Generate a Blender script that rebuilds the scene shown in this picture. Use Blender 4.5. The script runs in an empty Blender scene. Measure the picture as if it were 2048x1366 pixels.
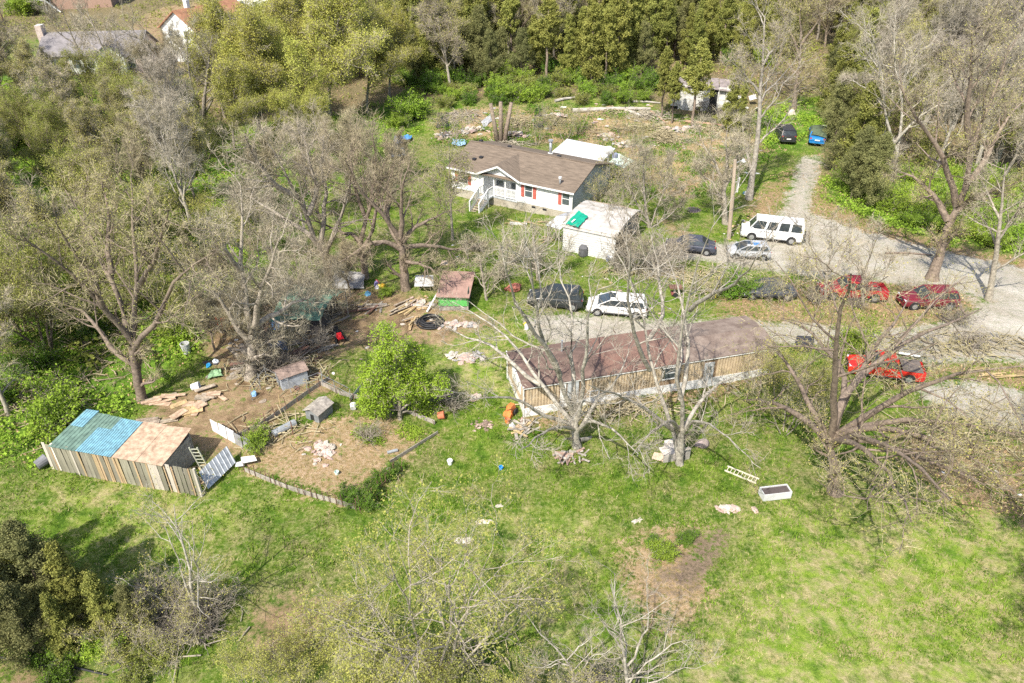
import bpy, math, random
import numpy as np
from mathutils import Vector
sc = bpy.context.scene
COL = sc.collection
R_ = math.radians
# ------------------------------------------------------------ camera, world, sun, exposure
CAM_H, PITCH, FPX = 28.4, R_(33.0), 1500.0
cam_d = bpy.data.cameras.new('camera'); cam = bpy.data.objects.new('camera', cam_d); COL.objects.link(cam)
cam.location = (0, 0, CAM_H); cam.rotation_euler = (math.pi/2-PITCH, 0, 0)
cam_d.sensor_width = 36.0; cam_d.lens = 36.0*FPX/2048; cam_d.clip_end = 1500; cam_d.clip_start = 0.5
sc.camera = cam
SUN_EL, SUN_DIR = R_(50), Vector((-0.5, -0.866, 0)).normalized()
world = bpy.data.worlds.new('World'); sc.world = world; world.use_nodes = True
wn = world.node_tree.nodes; wl = world.node_tree.links
sky = wn.new('ShaderNodeTexSky'); sky.sky_type = 'NISHITA'; sky.sun_disc = False
sky.sun_elevation = SUN_EL; sky.sun_rotation = math.atan2(SUN_DIR.x, SUN_DIR.y)
sky.air_density = 1.0; sky.dust_density = 2.0
wl.new(sky.outputs[0], wn['Background'].inputs[0]); wn['Background'].inputs[1].default_value = 0.145
sun_d = bpy.data.lights.new('sun', 'SUN'); sun_d.energy = 4.5; sun_d.angle = R_(0.53); sun_d.color = (1.0, .95, .86)
sun = bpy.data.objects.new('sun', sun_d); COL.objects.link(sun)
to_sun = Vector((SUN_DIR.x*math.cos(SUN_EL), SUN_DIR.y*math.cos(SUN_EL), math.sin(SUN_EL)))
sun.rotation_euler = to_sun.to_track_quat('Z', 'Y').to_euler(); sun.location = (-30, -40, 70)
vs = sc.view_settings; vs.view_transform = 'Standard'; vs.look = 'None'; vs.gamma = 1; vs.exposure = 0.66
vs.use_curve_mapping = False
sc.cycles.max_bounces = 5; sc.cycles.diffuse_bounces = 3; sc.cycles.glossy_bounces = 2
sc.cycles.transparent_max_bounces = 4; sc.cycles.use_denoising = False

# ------------------------------------------------------------ terrain height and pixel to ground
CP, SP = math.cos(PITCH), math.sin(PITCH)
def sstep(a, b, x):
    t = np.clip((x-a)/(b-a), 0, 1); return t*t*(3-2*t)
def hgt(x, y):
    x = np.asarray(x, float); y = np.asarray(y, float)
    h = .22*np.sin(x*.11+1)*np.sin(y*.13+.5) + .12*np.sin(x*.31+y*.17) + .05*np.sin(x*.9)*np.sin(y*.8+2)
    return h + 3.2*sstep(84, 120, y)*sstep(-60, 20, x) + 5*sstep(120, 230, y)
def gz(x, y): return float(hgt(x, y))
def ray(px, py):
    u = (px-1024)/FPX; v = (py-683)/FPX
    return np.array([u, CP-v*SP, -SP-v*CP])
def at(px, py, z=0.0):
    d = ray(px, py); g = 0.0
    for _ in range(12):
        t = (g+z-CAM_H)/d[2]; x, y = d[0]*t, d[1]*t
        g = g*.4+.6*gz(x, y)
    return Vector((x, y, gz(x, y)))
def at_y(px, py, Y):
    d = ray(px, py); t = Y/d[1]
    return np.array([d[0]*t, Y, CAM_H+d[2]*t])
def project(x, y, z):
    d = y*CP-(z-CAM_H)*SP; up = y*SP+(z-CAM_H)*CP
    return 1024+FPX*x/d, 683-FPX*up/d

# ------------------------------------------------------------ materials
MATS = {}
def nodes_of(name):
    m = bpy.data.materials.new(name); m.use_nodes = True
    return m, m.node_tree.nodes, m.node_tree.links, m.node_tree.nodes['Principled BSDF']
def mat(name, col, rough=.7, var=.25, scale=3.0, metal=0.0, bump=.0, col2=None, rnd=.0, stretch=None, spec=.3, obj_coord=True):
    if name in MATS: return MATS[name]
    m, n, l, b = nodes_of(name)
    b.inputs['Roughness'].default_value = rough; b.inputs['Metallic'].default_value = metal
    b.inputs['Specular IOR Level'].default_value = spec
    tc = n.new('ShaderNodeTexCoord'); mp = n.new('ShaderNodeMapping')
    l.new(tc.outputs['Object'], mp.inputs[0])
    if stretch: mp.inputs['Scale'].default_value = stretch
    nz = n.new('ShaderNodeTexNoise'); nz.inputs['Scale'].default_value = scale; nz.inputs['Detail'].default_value = 6
    nz.inputs['Roughness'].default_value = .65
    l.new(mp.outputs[0], nz.inputs['Vector'])
    cr = n.new('ShaderNodeValToRGB'); l.new(nz.outputs[0], cr.inputs[0])
    c2 = col2 or tuple(c*(1-var*1.4) for c in col)
    cr.color_ramp.elements[0].position = .32; cr.color_ramp.elements[1].position = .68
    cr.color_ramp.elements[0].color = (*c2, 1); cr.color_ramp.elements[1].color = (*[min(1, c*(1+var*.5)) for c in col], 1)
    out = cr.outputs[0]
    if rnd:
        oi = n.new('ShaderNodeObjectInfo'); hs = n.new('ShaderNodeHueSaturation')
        for k, (a, bb) in enumerate((('Hue', .035*rnd), ('Value', .7*rnd))):
            mr = n.new('ShaderNodeMapRange'); base = .5 if a == 'Hue' else 1.0
            mr.inputs[3].default_value = base-bb/2; mr.inputs[4].default_value = base+bb/2
            src = oi.outputs['Random']
            if k:
                mm = n.new('ShaderNodeMath'); mm.operation = 'MULTIPLY'; mm.inputs[1].default_value = 7.31
                fr = n.new('ShaderNodeMath'); fr.operation = 'FRACT'; l.new(src, mm.inputs[0]); l.new(mm.outputs[0], fr.inputs[0]); src = fr.outputs[0]
            l.new(src, mr.inputs[0]); l.new(mr.outputs[0], hs.inputs[a])
        l.new(out, hs.inputs['Color']); out = hs.outputs[0]
    l.new(out, b.inputs['Base Color'])
    if bump:
        bp = n.new('ShaderNodeBump'); bp.inputs['Strength'].default_value = bump; bp.inputs['Distance'].default_value = .05
        l.new(nz.outputs[0], bp.inputs['Height']); l.new(bp.outputs[0], b.inputs['Normal'])
    MATS[name] = m
    return m
def leafmat(name, c1, c2, scale=1.2, trans=.25, rnd=.5):
    m = mat(name, c1, .75, .2, scale, col2=c2, rnd=rnd, spec=.15)
    n, l = m.node_tree.nodes, m.node_tree.links
    b = n['Principled BSDF']; src = b.inputs['Base Color'].links[0].from_socket
    t = n.new('ShaderNodeBsdfTranslucent'); l.new(src, t.inputs[0])
    mx = n.new('ShaderNodeMixShader'); mx.inputs[0].default_value = trans
    l.new(b.outputs[0], mx.inputs[1]); l.new(t.outputs[0], mx.inputs[2])
    l.new(mx.outputs[0], n['Material Output'].inputs[0])
    return m
def brickmat(name, c1, c2, mortar, scale, w=.5, h=.25, ms=.02):
    m, n, l, b = nodes_of(name)
    tc = n.new('ShaderNodeTexCoord'); sx = n.new('ShaderNodeSeparateXYZ'); l.new(tc.outputs['Object'], sx.inputs[0])
    cx = n.new('ShaderNodeCombineXYZ'); ad = n.new('ShaderNodeMath'); ad.operation = 'ADD'
    l.new(sx.outputs[0], ad.inputs[0]); l.new(sx.outputs[1], ad.inputs[1]); l.new(ad.outputs[0], cx.inputs[0]); l.new(sx.outputs[2], cx.inputs[1])
    br = n.new('ShaderNodeTexBrick'); l.new(cx.outputs[0], br.inputs['Vector'])
    br.inputs['Color1'].default_value = (*c1, 1); br.inputs['Color2'].default_value = (*c2, 1); br.inputs['Mortar'].default_value = (*mortar, 1)
    br.inputs['Scale'].default_value = scale; br.inputs['Brick Width'].default_value = w; br.inputs['Row Height'].default_value = h
    br.inputs['Mortar Size'].default_value = ms
    nz = n.new('ShaderNodeTexNoise'); nz.inputs['Scale'].default_value = 1.3; nz.inputs['Detail'].default_value = 5; l.new(tc.outputs['Object'], nz.inputs['Vector'])
    mx = n.new('ShaderNodeMixRGB'); mx.blend_type = 'MULTIPLY'; mx.inputs[0].default_value = .5
    cr = n.new('ShaderNodeValToRGB'); cr.color_ramp.elements[0].position = .35; cr.color_ramp.elements[0].color = (.55, .5, .42, 1); cr.color_ramp.elements[1].position = .6
    l.new(nz.outputs[0], cr.inputs[0]); l.new(br.outputs[0], mx.inputs[1]); l.new(cr.outputs[0], mx.inputs[2]); l.new(mx.outputs[0], b.inputs['Base Color'])
    b.inputs['Roughness'].default_value = .85
    MATS[name] = m; return m

# ------------------------------------------------------------ mesh helpers
def link_mesh(name, V, F, m=None, parent=None, smooth=False):
    """V (n,3); F a list of faces or an (k,3)/(k,4) int array"""
    me = bpy.data.meshes.new(name)
    V = np.asarray(V, np.float32)
    groups = F if isinstance(F, tuple) else (F,)
    if isinstance(F, list):
        me.from_pydata([tuple(map(float, v)) for v in V], [], F)
    else:
        nf = sum(len(g) for g in groups); nl = sum(g.size for g in groups)
        me.vertices.add(len(V)); me.vertices.foreach_set('co', V.ravel())
        me.loops.add(nl); me.loops.foreach_set('vertex_index', np.concatenate([g.ravel() for g in groups]).astype(np.int32))
        tot = np.concatenate([np.full(len(g), g.shape[1]) for g in groups if len(g)]); st = np.concatenate([[0], np.cumsum(tot)[:-1]])
        me.polygons.add(nf); me.polygons.foreach_set('loop_start', st.astype(np.int32)); me.polygons.foreach_set('loop_total', tot.astype(np.int32))
        me.update(calc_edges=True)
    if smooth: me.polygons.foreach_set('use_smooth', np.ones(len(me.polygons), bool))
    o = bpy.data.objects.new(name, me); COL.objects.link(o)
    if m: me.materials.append(m)
    if parent: o.parent = parent
    return o
def tag(o, label=None, cat=None, group=None, kind=None):
    if label: o['label'] = label
    if cat: o['category'] = cat
    if group: o['group'] = group
    if kind: o['kind'] = kind
    return o
def thing(name, label, cat, loc=(0, 0, 0), rz=0.0, group=None):
    o = bpy.data.objects.new(name, None); COL.objects.link(o); o.empty_display_size = .3
    o.location = loc; o.rotation_euler = (0, 0, rz)
    return tag(o, label, cat, group)
def dup(root, loc, rz=0.0, s=None, label=None, group=None):
    r = root.copy(); COL.objects.link(r); r.location = loc; r.rotation_euler = (0, 0, rz)
    if s is not None: r.scale = s if hasattr(s, '__len__') else (s, s, s)
    if label: r['label'] = label
    if group: r['group'] = group
    for ch in root.children:
        c = ch.copy(); COL.objects.link(c); c.parent = r
        for g in ch.children:
            d = g.copy(); COL.objects.link(d); d.parent = c
    return r
class MB:
    def __init__(s): s.v = []; s.f = []
    def add(s, pts, faces):
        n = len(s.v); s.v += [tuple(p) for p in pts]; s.f += [tuple(i+n for i in f) for f in faces]; return s
    def hexa(s, p):   # 4 bottom then 4 top
        return s.add(p, [(3, 2, 1, 0), (4, 5, 6, 7), (0, 1, 5, 4), (1, 2, 6, 5), (2, 3, 7, 6), (3, 0, 4, 7)])
    def box(s, x0, x1, y0, y1, z0, z1):
        return s.hexa([(x0, y0, z0), (x1, y0, z0), (x1, y1, z0), (x0, y1, z0), (x0, y0, z1), (x1, y0, z1), (x1, y1, z1), (x0, y1, z1)])
    def slab(s, q, t):   # quad q given thickness t along its normal
        q = [Vector(p) for p in q]; n = (q[1]-q[0]).cross(q[3]-q[0]).normalized()*t
        return s.hexa([p-n for p in q]+[p for p in q])
    def bar(s, a, b, w, h=None):
        a, b = Vector(a), Vector(b); h = h or w; d = (b-a).normalized()
        u = Vector((0, 0, 1)) if abs(d.z) < .9 else Vector((0, 1, 0))
        r = d.cross(u).normalized(); u = r.cross(d).normalized()
        c = [(-1, -1), (1, -1), (1, 1), (-1, 1)]
        return s.hexa([a+r*(i*w/2)+u*(j*h/2) for i, j in c]+[b+r*(i*w/2)+u*(j*h/2) for i, j in c])
    def tube(s, pts, rad, n=8, cap=True):
        pts = [Vector(p) for p in pts]; k = len(pts); rad = rad if hasattr(rad, '__len__') else [rad]*k; V = []
        for i, p in enumerate(pts):
            d = (pts[min(i+1, k-1)]-pts[max(i-1, 0)]).normalized(); u = Vector((0, 0, 1)) if abs(d.z) < .9 else Vector((0, 1, 0))
            r = d.cross(u).normalized(); u = r.cross(d).normalized()
            V += [p+(r*math.cos(2*math.pi*j/n)+u*math.sin(2*math.pi*j/n))*rad[i] for j in range(n)]
        F = [(i*n+j, i*n+(j+1) % n, (i+1)*n+(j+1) % n, (i+1)*n+j) for i in range(k-1) for j in range(n)]
        if cap: F += [tuple(reversed(range(n))), tuple(range((k-1)*n, k*n))]
        return s.add(V, F)
    def prism(s, poly, y0, y1):   # polygon in x,z extruded along y
        n = len(poly); P = [(x, y0, z) for x, z in poly]+[(x, y1, z) for x, z in poly]
        return s.add(P, [tuple(range(n)), tuple(reversed(range(n, 2*n)))]+[(i, i+n, (i+1) % n+n, (i+1) % n) for i in range(n)])
    def prismx(s, poly, x0, x1):
        n = len(poly); P = [(x0, y, z) for y, z in poly]+[(x1, y, z) for y, z in poly]
        return s.add(P, [tuple(reversed(range(n))), tuple(range(n, 2*n))]+[(i, (i+1) % n, (i+1) % n+n, i+n) for i in range(n)])
    def corr(s, o, u, v, n, amp, t=.012):   # ribbed sheet: ribs run along v, n ribs across u
        o, u, v = Vector(o), Vector(u), Vector(v); nn = u.cross(v).normalized(); P = []
        prof = []
        for i in range(n):
            prof += [(i/n, 0), ((i+.62)/n, 0), ((i+.72)/n, 1), ((i+.9)/n, 1)]
        prof.append((1, 0)); k = len(prof)
        for off in (0, -t):
            for e in (0, 1):
                P += [o+u*a+v*e+nn*(amp*b+off) for a, b in prof]
        F = [(i, i+1, k+i+1, k+i) for i in range(k-1)]+[(2*k+i+1, 2*k+i, 3*k+i, 3*k+i+1) for i in range(k-1)]
        F += [(i+1, i, 2*k+i, 2*k+i+1) for i in range(k-1)]+[(k+i, k+i+1, 3*k+i+1, 3*k+i) for i in range(k-1)]
        return s.add(P, F)
    def build(s, name, m, parent=None, smooth=False):
        return link_mesh(name, s.v, s.f, m, parent, smooth)
def single(name, mb, m, label, cat, loc=(0, 0, 0), rz=0.0, group=None, smooth=False, kind=None):
    o = mb.build(name, m, None, smooth); o.location = loc; o.rotation_euler = (0, 0, rz)
    return tag(o, label, cat, group, kind)
def lumpy(rng, rx, ry, rz, n=10, rough=.25):
    """closed uneven lump sitting on z=0"""
    V = []; F = []; k = 6
    for i in range(k):
        ph = math.pi/2*i/(k-1)*1.0
        for j in range(n):
            a = 2*math.pi*j/n; r = 1+rng.uniform(-rough, rough)
            V.append((rx*math.cos(a)*math.cos(ph)*r, ry*math.sin(a)*math.cos(ph)*r, rz*math.sin(ph)*(1+rng.uniform(-rough, rough)*.6)-.03))
    for i in range(k-1):
        for j in range(n): F.append((i*n+j, i*n+(j+1) % n, (i+1)*n+(j+1) % n, (i+1)*n+j))
    F.append(tuple(reversed(range(n)))); F.append(tuple(range((k-1)*n, k*n)))
    m = MB(); m.v = V; m.f = F; return m
def cloth(q, nx, ny, amp, seed, t=.015, ragged=0.0):
    """draped sheet between four corners with folds"""
    rs = np.random.RandomState(seed); q = [np.array(p, float) for p in q]; P = []
    ph = rs.rand(6)*6
    for j in range(ny+1):
        for i in range(nx+1):
            a, b = i/nx, j/ny; p = (q[0]*(1-a)+q[1]*a)*(1-b)+(q[3]*(1-a)+q[2]*a)*b
            p = p+np.array([0, 0, 1])*amp*(math.sin(a*9+ph[0]+b*3)*.5+math.sin(b*11+ph[1]-a*4)*.4+rs.uniform(-.5, .5))
            if i in (0, nx) or j in (0, ny): p = p+rs.uniform(-1, 1, 3)*ragged*np.array([1, 1, .2])
            P.append(p)
    n1 = len(P); P += [p-np.array([0, 0, t]) for p in P]; w = nx+1; F = []
    for j in range(ny):
        for i in range(nx):
            a = j*w+i; F.append((a, a+1, a+w+1, a+w)); F.append((n1+a+w, n1+a+w+1, n1+a+1, n1+a))
    rim = [i for i in range(w)]+[j*w+nx for j in range(1, ny+1)]+[ny*w+i for i in range(nx-1, -1, -1)]+[j*w for j in range(ny-1, 0, -1)]
    for a, b in zip(rim, rim[1:]+rim[:1]): F.append((b, a, n1+a, n1+b))
    m = MB(); m.v = [tuple(p) for p in P]; m.f = F; return m

# ------------------------------------------------------------ ground
ZONES = {
 'gravel': [[(1570,405),(1583,370),(1592,330),(1600,316),(1640,312),(1640,340),(1625,385),(1622,425),(1700,452),(1780,475),(1880,500),(2080,540),(2080,640),(1960,600),(1860,572),(1720,560),(1600,552),(1500,538),(1400,520),(1320,522),(1290,495),(1350,482),(1450,485),(1500,484),(1545,455)],
            [(1040,638),(1100,630),(1180,628),(1290,638),(1400,640),(1560,644),(1650,650),(1750,662),(1840,650),(1930,630),(1980,600),(2080,600),(2080,730),(1980,722),(1850,728),(1780,715),(1690,700),(1560,690),(1400,700),(1250,700),(1120,700),(1060,670)],
            [(1830,775),(1900,760),(2000,770),(2080,790),(2080,880),(2000,860),(1900,830),(1850,805)]],
 'dirt': [[(410,600),(560,560),(700,560),(870,600),(960,630),(1010,650),(940,665),(900,690),(830,690),(700,700),(640,730),(700,780),(620,800),(520,890),(440,925),(380,900),(290,880),(300,800),(430,760),(400,690)],
          [(0,1325),(120,1335),(230,1366),(230,1400),(0,1400)], [(550,1190),(700,1200),(660,1290),(540,1330),(480,1260)],
          [(1020,700),(1120,690),(1130,740),(1030,740)], [(300,20),(420,0),(560,10),(480,70),(330,90),(230,80)],
          [(1310,432),(1335,438),(1430,495),(1380,500)]],
 'tan': [[(470,930),(520,880),(640,830),(760,830),(860,870),(790,945),(715,1015),(600,985)],
         [(1235,1100),(1290,1060),(1370,1045),(1420,1065),(1395,1130),(1430,1190),(1385,1260),(1285,1245),(1240,1160)],
         [(860,240),(930,215),(1100,215),(1300,230),(1500,250),(1540,300),(1500,330),(1380,400),(1300,390),(1230,350),(1180,290),(1000,280),(880,290)]],
 'track': [[(1080,652),(1290,650),(1560,660),(1750,680),(2000,688),(2000,698),(1750,690),(1560,669),(1290,659),(1080,661)],[(1080,672),(1290,671),(1560,682),(1750,706),(1750,715),(1560,691),(1290,680),(1080,681)],[(1606,325),(1590,380),(1578,440),(1587,440),(1599,380),(1614,325)],[(1628,325),(1614,380),(1604,440),(1613,440),(1623,380),(1636,325)],[(1620,480),(1760,505),(1900,540),(2060,600),(2060,612),(1890,550),(1755,515),(1615,490)],[(1560,510),(1740,535),(1900,575),(2060,640),(2060,652),(1890,585),(1735,545),(1555,520)]],
 'dry': [[(1500,1020),(1700,1060),(1900,960),(2080,960),(2080,1420),(1250,1420),(1350,1280),(1480,1200)],[(880,660),(1040,660),(1040,760),(940,790),(880,740)],[(200,960),(480,1020),(300,1100),(120,1000)],[(820,1080),(1200,1040),(1260,1300),(900,1300)]],
 'mulch': [[(1385,1075),(1455,1062),(1440,1100),(1400,1165),(1350,1190),(1310,1180),(1350,1130)]],
 'litter': [[(1640,330),(1660,400),(1720,430),(1840,470),(1960,500),(2080,520),(2080,560),(1880,515),(1760,490),(1690,460),(1610,430),(1600,420)],
            [(1500,395),(1590,330),(1572,400),(1545,455),(1490,480)], [(1640,560),(1800,560),(1960,590),(1950,640),(1840,655),(1750,665),(1620,655),(1440,640),(1430,590)],
            [(1850,722),(2080,725),(2080,790),(1900,760),(1800,770),(1760,730)], [(1270,545),(1330,530),(1420,545),(1340,560)], [(1030,830),(1540,745),(1550,760),(1400,800),(1050,870)],
            [(1780,860),(2080,880),(2080,1060),(1900,1000),(1800,930)]],
 'lush': [[(-100,120),(300,200),(430,270),(560,330),(600,420),(540,520),(420,590),(400,690),(300,790),(200,890),(60,930),(-100,900)],
          [(420,270),(700,230),(830,180),(850,240),(760,330),(600,420),(470,350)],
          [(1640,380),(1700,330),(1900,330),(2100,340),(2100,510),(1900,485),(1740,440),(1660,410)],
          [(-100,1200),(250,1200),(420,1260),(300,1366),(200,1340),(-100,1300)], [(1480,250),(1640,200),(1660,260),(1600,300),(1520,310)]],
 'wood': [[(-900,-250),(200,110),(430,250),(700,235),(860,200),(1300,200),(1340,230),(1500,240),(1560,200),(1650,190),(1650,350),(1900,440),(2300,480),(3300,-200)],
          [(-300,100),(430,250),(560,330),(560,480),(420,590),(300,790),(100,900),(-600,960)]],
}
def sdist(X, Y, poly):
    n = len(poly); ins = np.zeros(X.shape, bool); d2 = np.full(X.shape, 1e9)
    for i in range(n):
        x0, y0 = poly[i]; x1, y1 = poly[(i+1) % n]
        dx, dy = x1-x0, y1-y0; L = dx*dx+dy*dy+1e-9
        t = np.clip(((X-x0)*dx+(Y-y0)*dy)/L, 0, 1); d2 = np.minimum(d2, (X-x0-t*dx)**2+(Y-y0-t*dy)**2)
        with np.errstate(divide='ignore', invalid='ignore'):
            c = ((y0 > Y) != (y1 > Y)) & (X < (x1-x0)*(Y-y0)/(y1-y0+1e-12)+x0)
        ins ^= c
    return np.where(ins, 1, -1)*np.sqrt(d2)
WZ = {k: [[tuple(at(max(min(a, 3400), -1000), max(b, -150))[:2]) for a, b in P] for P in v] for k, v in ZONES.items()}
def zone(k, X, Y):
    X, Y = np.asarray(X, float), np.asarray(Y, float)
    return np.max([sdist(X, Y, P) for P in WZ[k]], axis=0)
def ground():
    xs = np.concatenate([np.linspace(-420, -75, 40)[:-1], np.arange(-75, 75, .55), np.linspace(75, 420, 40)])
    ys = np.concatenate([np.linspace(-60, 16, 16)[:-1], np.arange(16, 125, .55), np.linspace(125, 600, 90)])
    X, Y = np.meshgrid(xs, ys); Z = hgt(X, Y)
    rs = np.random.RandomState(3); near = (np.abs(X) < 75) & (Y < 125)
    Z = Z + np.where(near, rs.uniform(-.025, .025, X.shape), 0)
    nx, ny = len(xs), len(ys); V = np.stack([X, Y, Z], -1).reshape(-1, 3)
    i = np.arange(nx-1)[None, :]+nx*np.arange(ny-1)[:, None]
    F = np.stack([i, i+1, i+nx+1, i+nx], -1).reshape(-1, 4)
    m, n, l, b = nodes_of('ground_cover')
    o = link_mesh('ground', V, F, m, smooth=True); o['kind'] = 'structure'
    for k in ZONES:
        a = o.data.attributes.new(k, 'FLOAT', 'POINT')
        a.data.foreach_set('value', np.clip(zone(k, X, Y), -6, 6).ravel().astype(np.float32))
    tc = n.new('ShaderNodeTexCoord')
    def noise(s, det=6, ro=.6, dist=0.):
        t = n.new('ShaderNodeTexNoise'); t.inputs['Scale'].default_value = s; t.inputs['Detail'].default_value = det
        t.inputs['Roughness'].default_value = ro; t.inputs['Distortion'].default_value = dist
        l.new(tc.outputs['Object'], t.inputs['Vector']); return t.outputs[0]
    def ramp(src, *st):
        c = n.new('ShaderNodeValToRGB'); e = c.color_ramp.elements
        while len(e) < len(st): e.new(.5)
        for el, (p, col) in zip(e, st): el.position = p; el.color = (*col, 1)
        l.new(src, c.inputs[0]); return c.outputs[0]
    def mix(f, a, c, mode='MIX'):
        x = n.new('ShaderNodeMixRGB'); x.blend_type = mode
        for s_, v_ in zip(x.inputs, (f, a, c)):
            if isinstance(v_, (int, float)): s_.default_value = v_
            elif isinstance(v_, tuple): s_.default_value = (*v_, 1)
            else: l.new(v_, s_)
        return x.outputs[0]
    def mth(op, a, c=None):
        x = n.new('ShaderNodeMath'); x.operation = op
        for s_, v_ in zip(x.inputs, (a, c)):
            if v_ is None: continue
            if isinstance(v_, (int, float)): s_.default_value = v_
            else: l.new(v_, s_)
        return x.outputs[0]
    def rng_(src, a, c, o0=0., o1=1.):
        x = n.new('ShaderNodeMapRange'); x.inputs[1].default_value = a; x.inputs[2].default_value = c
        x.inputs[3].default_value = o0; x.inputs[4].default_value = o1; l.new(src, x.inputs[0]); return x.outputs[0]
    big, mid, fine, grain = noise(.16, 4), noise(.9, 7, .7), noise(5, 8, .75), noise(28, 4, .8)
    grass = ramp(mid, (.28, (.065, .145, .018)), (.42, (.155, .27, .03)), (.55, (.28, .38, .055)), (.72, (.45, .44, .15)))
    straw = ramp(fine, (.3, (.2, .2, .07)), (.6, (.44, .37, .2)))
    sf = rng_(mth('ADD', mth('MULTIPLY', fine, .6), mth('ADD', mth('MULTIPLY', mid, .5), mth('MULTIPLY', big, .55))), .77, .93)
    col = mix(mth('MULTIPLY', sf, .8), grass, straw)
    col = mix(.65, col, ramp(fine, (.36, (.25, .3, .2)), (.58, (1.0, 1.0, 1.0))), 'MULTIPLY'); col = mix(.6, col, ramp(noise(11, 6, .8), (.38, (.35, .4, .3)), (.56, (1.0, 1.0, 1.0))), 'MULTIPLY')
    cols = {'track': ramp(fine, (.32, (.33, .28, .21)), (.6, (.5, .45, .37))), 'dry': mix(rng_(mth('ADD', mth('MULTIPLY', noise(1.5, 8, .72), .7), mth('MULTIPLY', noise(.35, 4), .3)), .44, .56), grass, ramp(fine, (.3, (.26, .28, .07)), (.5, (.46, .4, .19)), (.7, (.56, .47, .28)))), 'wood': ramp(fine, (.34, (.1, .12, .035)), (.48, (.2, .16, .09)), (.6, (.34, .26, .16)), (.72, (.16, .22, .04))),
      'lush': ramp(mid, (.34, (.19, .15, .08)), (.45, (.08, .16, .02)), (.6, (.2, .34, .04)), (.75, (.3, .3, .1))),
      'dirt': ramp(mid, (.3, (.17, .11, .065)), (.5, (.36, .25, .15)), (.68, (.5, .37, .23))),
      'tan': ramp(fine, (.34, (.17, .2, .05)), (.43, (.38, .26, .13)), (.58, (.54, .39, .25)), (.75, (.62, .5, .36))),
      'litter': ramp(fine, (.33, (.17, .18, .05)), (.47, (.36, .24, .14)), (.65, (.5, .36, .22))),
      'mulch': ramp(fine, (.35, (.13, .1, .07)), (.6, (.33, .24, .17))),
      'gravel': ramp(fine, (.25, (.44, .39, .32)), (.5, (.5, .45, .38)), (.75, (.56, .52, .45)))}
    edge = {'track': (.45, .22), 'dry': (3.5, 1.6), 'wood': (2.5, .8), 'lush': (2.2, .5), 'dirt': (1.6, .35), 'tan': (2.0, .3), 'litter': (2.2, .4), 'mulch': (2.0, .25), 'gravel': (1.3, .25)}
    ragged = mth('ADD', mth('SUBTRACT', mid, .5), mth('MULTIPLY', mth('SUBTRACT', fine, .5), .8))
    for k in ('dry', 'wood', 'lush', 'litter', 'dirt', 'tan', 'mulch', 'gravel', 'track'):
        at_ = n.new('ShaderNodeAttribute'); at_.attribute_name = k; amp, w = edge[k]
        f = rng_(mth('ADD', at_.outputs['Fac'], mth('MULTIPLY', ragged, amp*3)), -w, w+.3)
        c = cols[k]
        if k in ('dirt', 'tan', 'litter'):
            c = mix(mth('MULTIPLY', rng_(mth('ADD', mth('MULTIPLY', mid, .5), mth('MULTIPLY', noise(2.3, 5, .7), .5)), .53, .6), .85), c, ramp(fine, (.3, (.07, .13, .02)), (.65, (.22, .3, .05))))
        if k == 'gravel':
            c = mix(rng_(noise(.5, 6, .7), .52, .66), c, (.38, .3, .2)); c = mix(rng_(noise(1.3, 7, .75), .6, .66), c, (.2, .24, .07)); c = mix(rng_(noise(.25, 5, .6), .5, .65), c, (.62, .57, .5))
        col = mix(f, col, c)
    col = mix(.6, col, ramp(grain, (.33, (.4, .4, .37)), (.6, (1.0, 1.0, 1.0))), 'MULTIPLY'); col = mix(.45, col, ramp(noise(2.6, 7, .75), (.38, (.5, .6, .4)), (.55, (1.0, 1.0, 1.0))), 'MULTIPLY')
    l.new(col, b.inputs['Base Color']); b.inputs['Roughness'].default_value = .95; b.inputs['Specular IOR Level'].default_value = .1
    bp = n.new('ShaderNodeBump'); bp.inputs['Strength'].default_value = .8; bp.inputs['Distance'].default_value = .12
    l.new(mth('ADD', fine, mth('MULTIPLY', grain, .5)), bp.inputs['Height']); l.new(bp.outputs[0], b.inputs['Normal'])
ground()

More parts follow.
